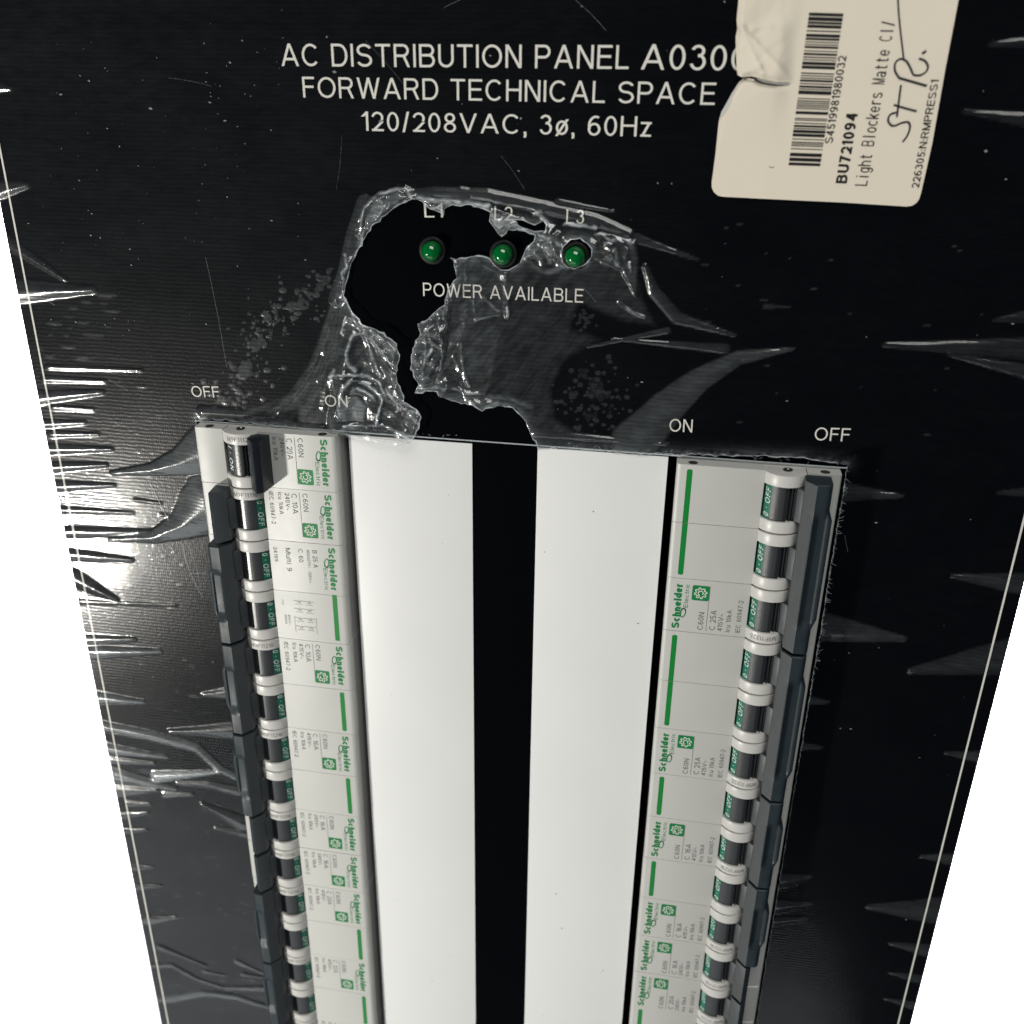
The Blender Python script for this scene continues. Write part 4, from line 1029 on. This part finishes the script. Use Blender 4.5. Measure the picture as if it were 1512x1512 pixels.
for i in range(480):
    dense = random.random() < .55
    u, v = (random.uniform(60, 420), random.uniform(60, 1200)) if dense else (random.uniform(0, 1500), random.uniform(0, 1500))
    p = P2(u, v)
    if abs(p[0]) > 144 or (p[1] < CTOP - 1 and abs(p[0]) < CUT1 + 1) or bool(in_poly(np.array([p[0]]), np.array([p[1]]), HOLE)[0]): continue
    z = film_z(np.array([p[0]]), np.array([p[1]]))[0][0] + .06 if p[1] > -20 and abs(p[0]) < 110 else .42
    s = abs(random.gauss(0, .11)) + .05; el = random.uniform(.6, 2.6); a = random.uniform(0, 3.14)
    mb.add([(p[0] + s * el * math.cos(a + t) * (1 if k % 2 else .5), p[1] + s * math.sin(a + t), z + (.05 if k % 2 else 0)) for k, t in enumerate((0, 1.5, 3.1, 4.6))], [(0, 1, 2, 3)])
tag(mb.build('dust', mat('pale_dust', (.22, .24, .25), .7, .2)), 'pale dust specks scattered over the film on the panel', 'dust', kind='stuff')

# ------------------------------------------------------------------ peeling paper label
def S3(x, y): return (1012 + x / 3.024, y / 3.024)
lab_px = [S3(*q) for q in ((240, -90), (237, 0), (228, 90), (231, 130), (224, 165), (226, 240), (228, 300), (232, 335), (250, 345), (290, 340), (340, 352), (400, 366), (455, 368), (474, 374), (455, 385), (400, 383), (340, 374),
         (300, 352), (262, 348), (240, 365), (205, 420), (175, 475), (152, 525), (147, 560), (135, 680), (117, 815), (118, 838), (128, 858), (145, 872), (165, 877), (400, 889), (700, 903), (985, 921),
         (1010, 918), (1030, 905), (1043, 885), (1050, 862), (1100, 640), (1160, 300), (1217, 0), (1235, -100))]
LAB = [P2(*q) for q in lab_px]
stk = empty('barcode_label', (0, 0, 0))
tag(stk, 'creased cream paper label with barcode and handwriting, torn at its left edge', 'paper label')
LAB_SIDE = -((A0 := P2(*S3(330, 200)))[0] - P2(*S3(548, 48))[0]) * (P2(*S3(455, 745)) - P2(*S3(548, 48)))[1] + ((A0[1] - P2(*S3(548, 48))[1]) * (P2(*S3(455, 745)) - P2(*S3(548, 48)))[0])
A_torn = P2(*S3(330, 200)); tear_line = [P2(*S3(*q)) for q in ((245, 345), (300, 345), (400, 368), (470, 372))]
def lab_z(X, Y):
    d, _, _ = poly_dist(X, Y, LAB); s = smooth(d / 1.2)
    torn = in_poly(X, Y, [P2(*S3(*q)) for q in ((150, -120), (520, -120), (520, 200), (480, 372), (470, 374), (400, 373), (330, 360), (262, 346), (200, 340), (180, 200))])
    c = crumple(X, Y, 9, 5, 17); fx = np.exp(-((X - A_torn[0]) ** 2 + (Y - A_torn[1]) ** 2) / 190.)
    dl, _, _ = poly_dist(X, Y, tear_line, False)
    Zt = .55 + .25 * fx * c + .9 * fx * (c - .1) * s * 2.6
    Zt = Zt + torn * (1.1 * np.exp(-dl / 2.2)) + .12 * vnoise(X, Y, 14, 5)
    # crease running down to the tear
    for a, b_ in ((S3(245, 120), S3(345, 330)), (S3(250, 125), S3(465, 350)), (S3(300, 130), S3(380, 120)), (S3(330, 300), S3(250, 330))):
        dc, _, _ = poly_dist(X, Y, [P2(*a), P2(*b_)], False); Zt = Zt + .6 * np.exp(-dc / .7) * torn
    a = P2(*S3(548, 48)); d_ = P2(*S3(455, 745)) - a; d_ = d_ / np.linalg.norm(d_)
    off = -((X - a[0]) * d_[1] - (Y - a[1]) * d_[0]); mask = smooth((off * (1 if LAB_SIDE > 0 else -1) - .8) / 5.0)
    return .55 + (Zt - .55) * mask, np.zeros_like(X)
LB = np.array(LAB)
sheet('paper', M_sticker, LB[:, 0].min() - 1, LB[:, 0].max() + 1, LB[:, 1].min() - 1, 124, .35, lambda X, Y: in_poly(X, Y, LAB), [LAB], lab_z, stk)
mb = MB()    # bare paper core along the tear and peeled corner
def sp(x, y): p = P2(*S3(x, y)); return (p[0], p[1])
mb.poly([sp(*q) for q in ((262, 350), (235, 375), (200, 430), (160, 500), (152, 530), (172, 510), (208, 455), (245, 400), (262, 372))], .95)
mb.poly([sp(*q) for q in ((262, 345), (300, 341), (340, 352), (400, 366), (472, 371), (472, 376), (455, 386), (400, 384), (340, 375), (300, 356), (262, 352))], .40)
mb.build('torn_layer', M_paper_back, stk)
def stext(name, fn_): mbx = MB(); fn_(mbx); return mbx
ZL = .66
def SP(x, y): return P2(*S3(x, y))
mb = MB(); text(mb, 'S4519981980032', SP(655, 640), SP(718, 250), 1.85, ZL, .13); mb.build('serial_lettering', M_black_ink, stk)
mb = MB(); text(mb, 'BU721094', SP(718, 818), SP(768, 508), 2.6, ZL, .2); mb.build('code_lettering', M_black_ink, stk)
mb = MB(); mono_text(mb, 'Light Blockers Matte Cl/', SP(808, 832), SP(935, 90), 2.9, ZL); mb.build('title_lettering', M_black_ink, stk)
mb = MB(); text(mb, '226305:N:RMPRESS1', SP(1040, 838), SP(1130, 356), 1.75, ZL, .13); mb.build('foot_lettering', M_black_ink, stk)
mb = MB(); a0, a1 = SP(460, 736), SP(553, 48); b0, b1 = SP(600, 741), SP(705, 53)
t = 0.0; rb = random.Random(5)
groups = []
pos = 0.0; bars = []
while pos < 1.0:
    w = rb.choice([.0045, .0045, .006, .012, .018, .022]); g_ = rb.choice([.007, .008, .011, .016, .026])
    if pos + w > 1: break
    bars.append((pos, pos + w)); pos += w + g_
for q0, q1 in bars:
    v = [a0 + (a1 - a0) * q0, b0 + (b1 - b0) * q0, b0 + (b1 - b0) * q1, a0 + (a1 - a0) * q1]
    mb.add([(x, y, ZL) for x, y in v], [(0, 1, 2, 3)])
mb.build('barcode', M_black_ink, stk)
mb = MB()
def hand(pts, w=.42):
    P = np.array([SP(*q) for q in pts]); out = []
    for i in range(len(P) - 1):   # Catmull-Rom
        p0 = P[max(i - 1, 0)]; p1 = P[i]; p2 = P[i + 1]; p3 = P[min(i + 2, len(P) - 1)]
        for k in range(8):
            t = k / 8; out.append(.5 * ((2 * p1) + (-p0 + p2) * t + (2 * p0 - 5 * p1 + 4 * p2 - p3) * t * t + (-p0 + 3 * p1 - 3 * p2 + p3) * t ** 3))
    out.append(P[-1]); mb.stroke(out, w, ZL + .02)
hand([(940, 502), (912, 512), (903, 540), (925, 562), (965, 548), (993, 546), (1000, 570), (988, 605), (968, 633)])
hand([(960, 380), (952, 440), (942, 522)]); hand([(928, 468), (975, 482), (1030, 497)])
hand([(950, 348), (1010, 365), (1075, 384)], .5)
hand([(952, 348), (934, 318), (934, 284), (955, 264), (982, 272), (1000, 300), (1014, 333)]); hand([(1014, 335), (1045, 336), (1072, 320), (1080, 296), (1066, 272), (1040, 262)])
hand([(1055, 240), (1072, 228)], .55); hand([(944, -60), (950, 60), (960, 160), (972, 262)], .34)
mb.build('handwriting', M_pen, stk)
mb = MB(); mb.stroke([SP(372, 742), SP(385, 748), SP(396, 744)], .14, ZL); mb.build('pen_mark', M_pen, stk)
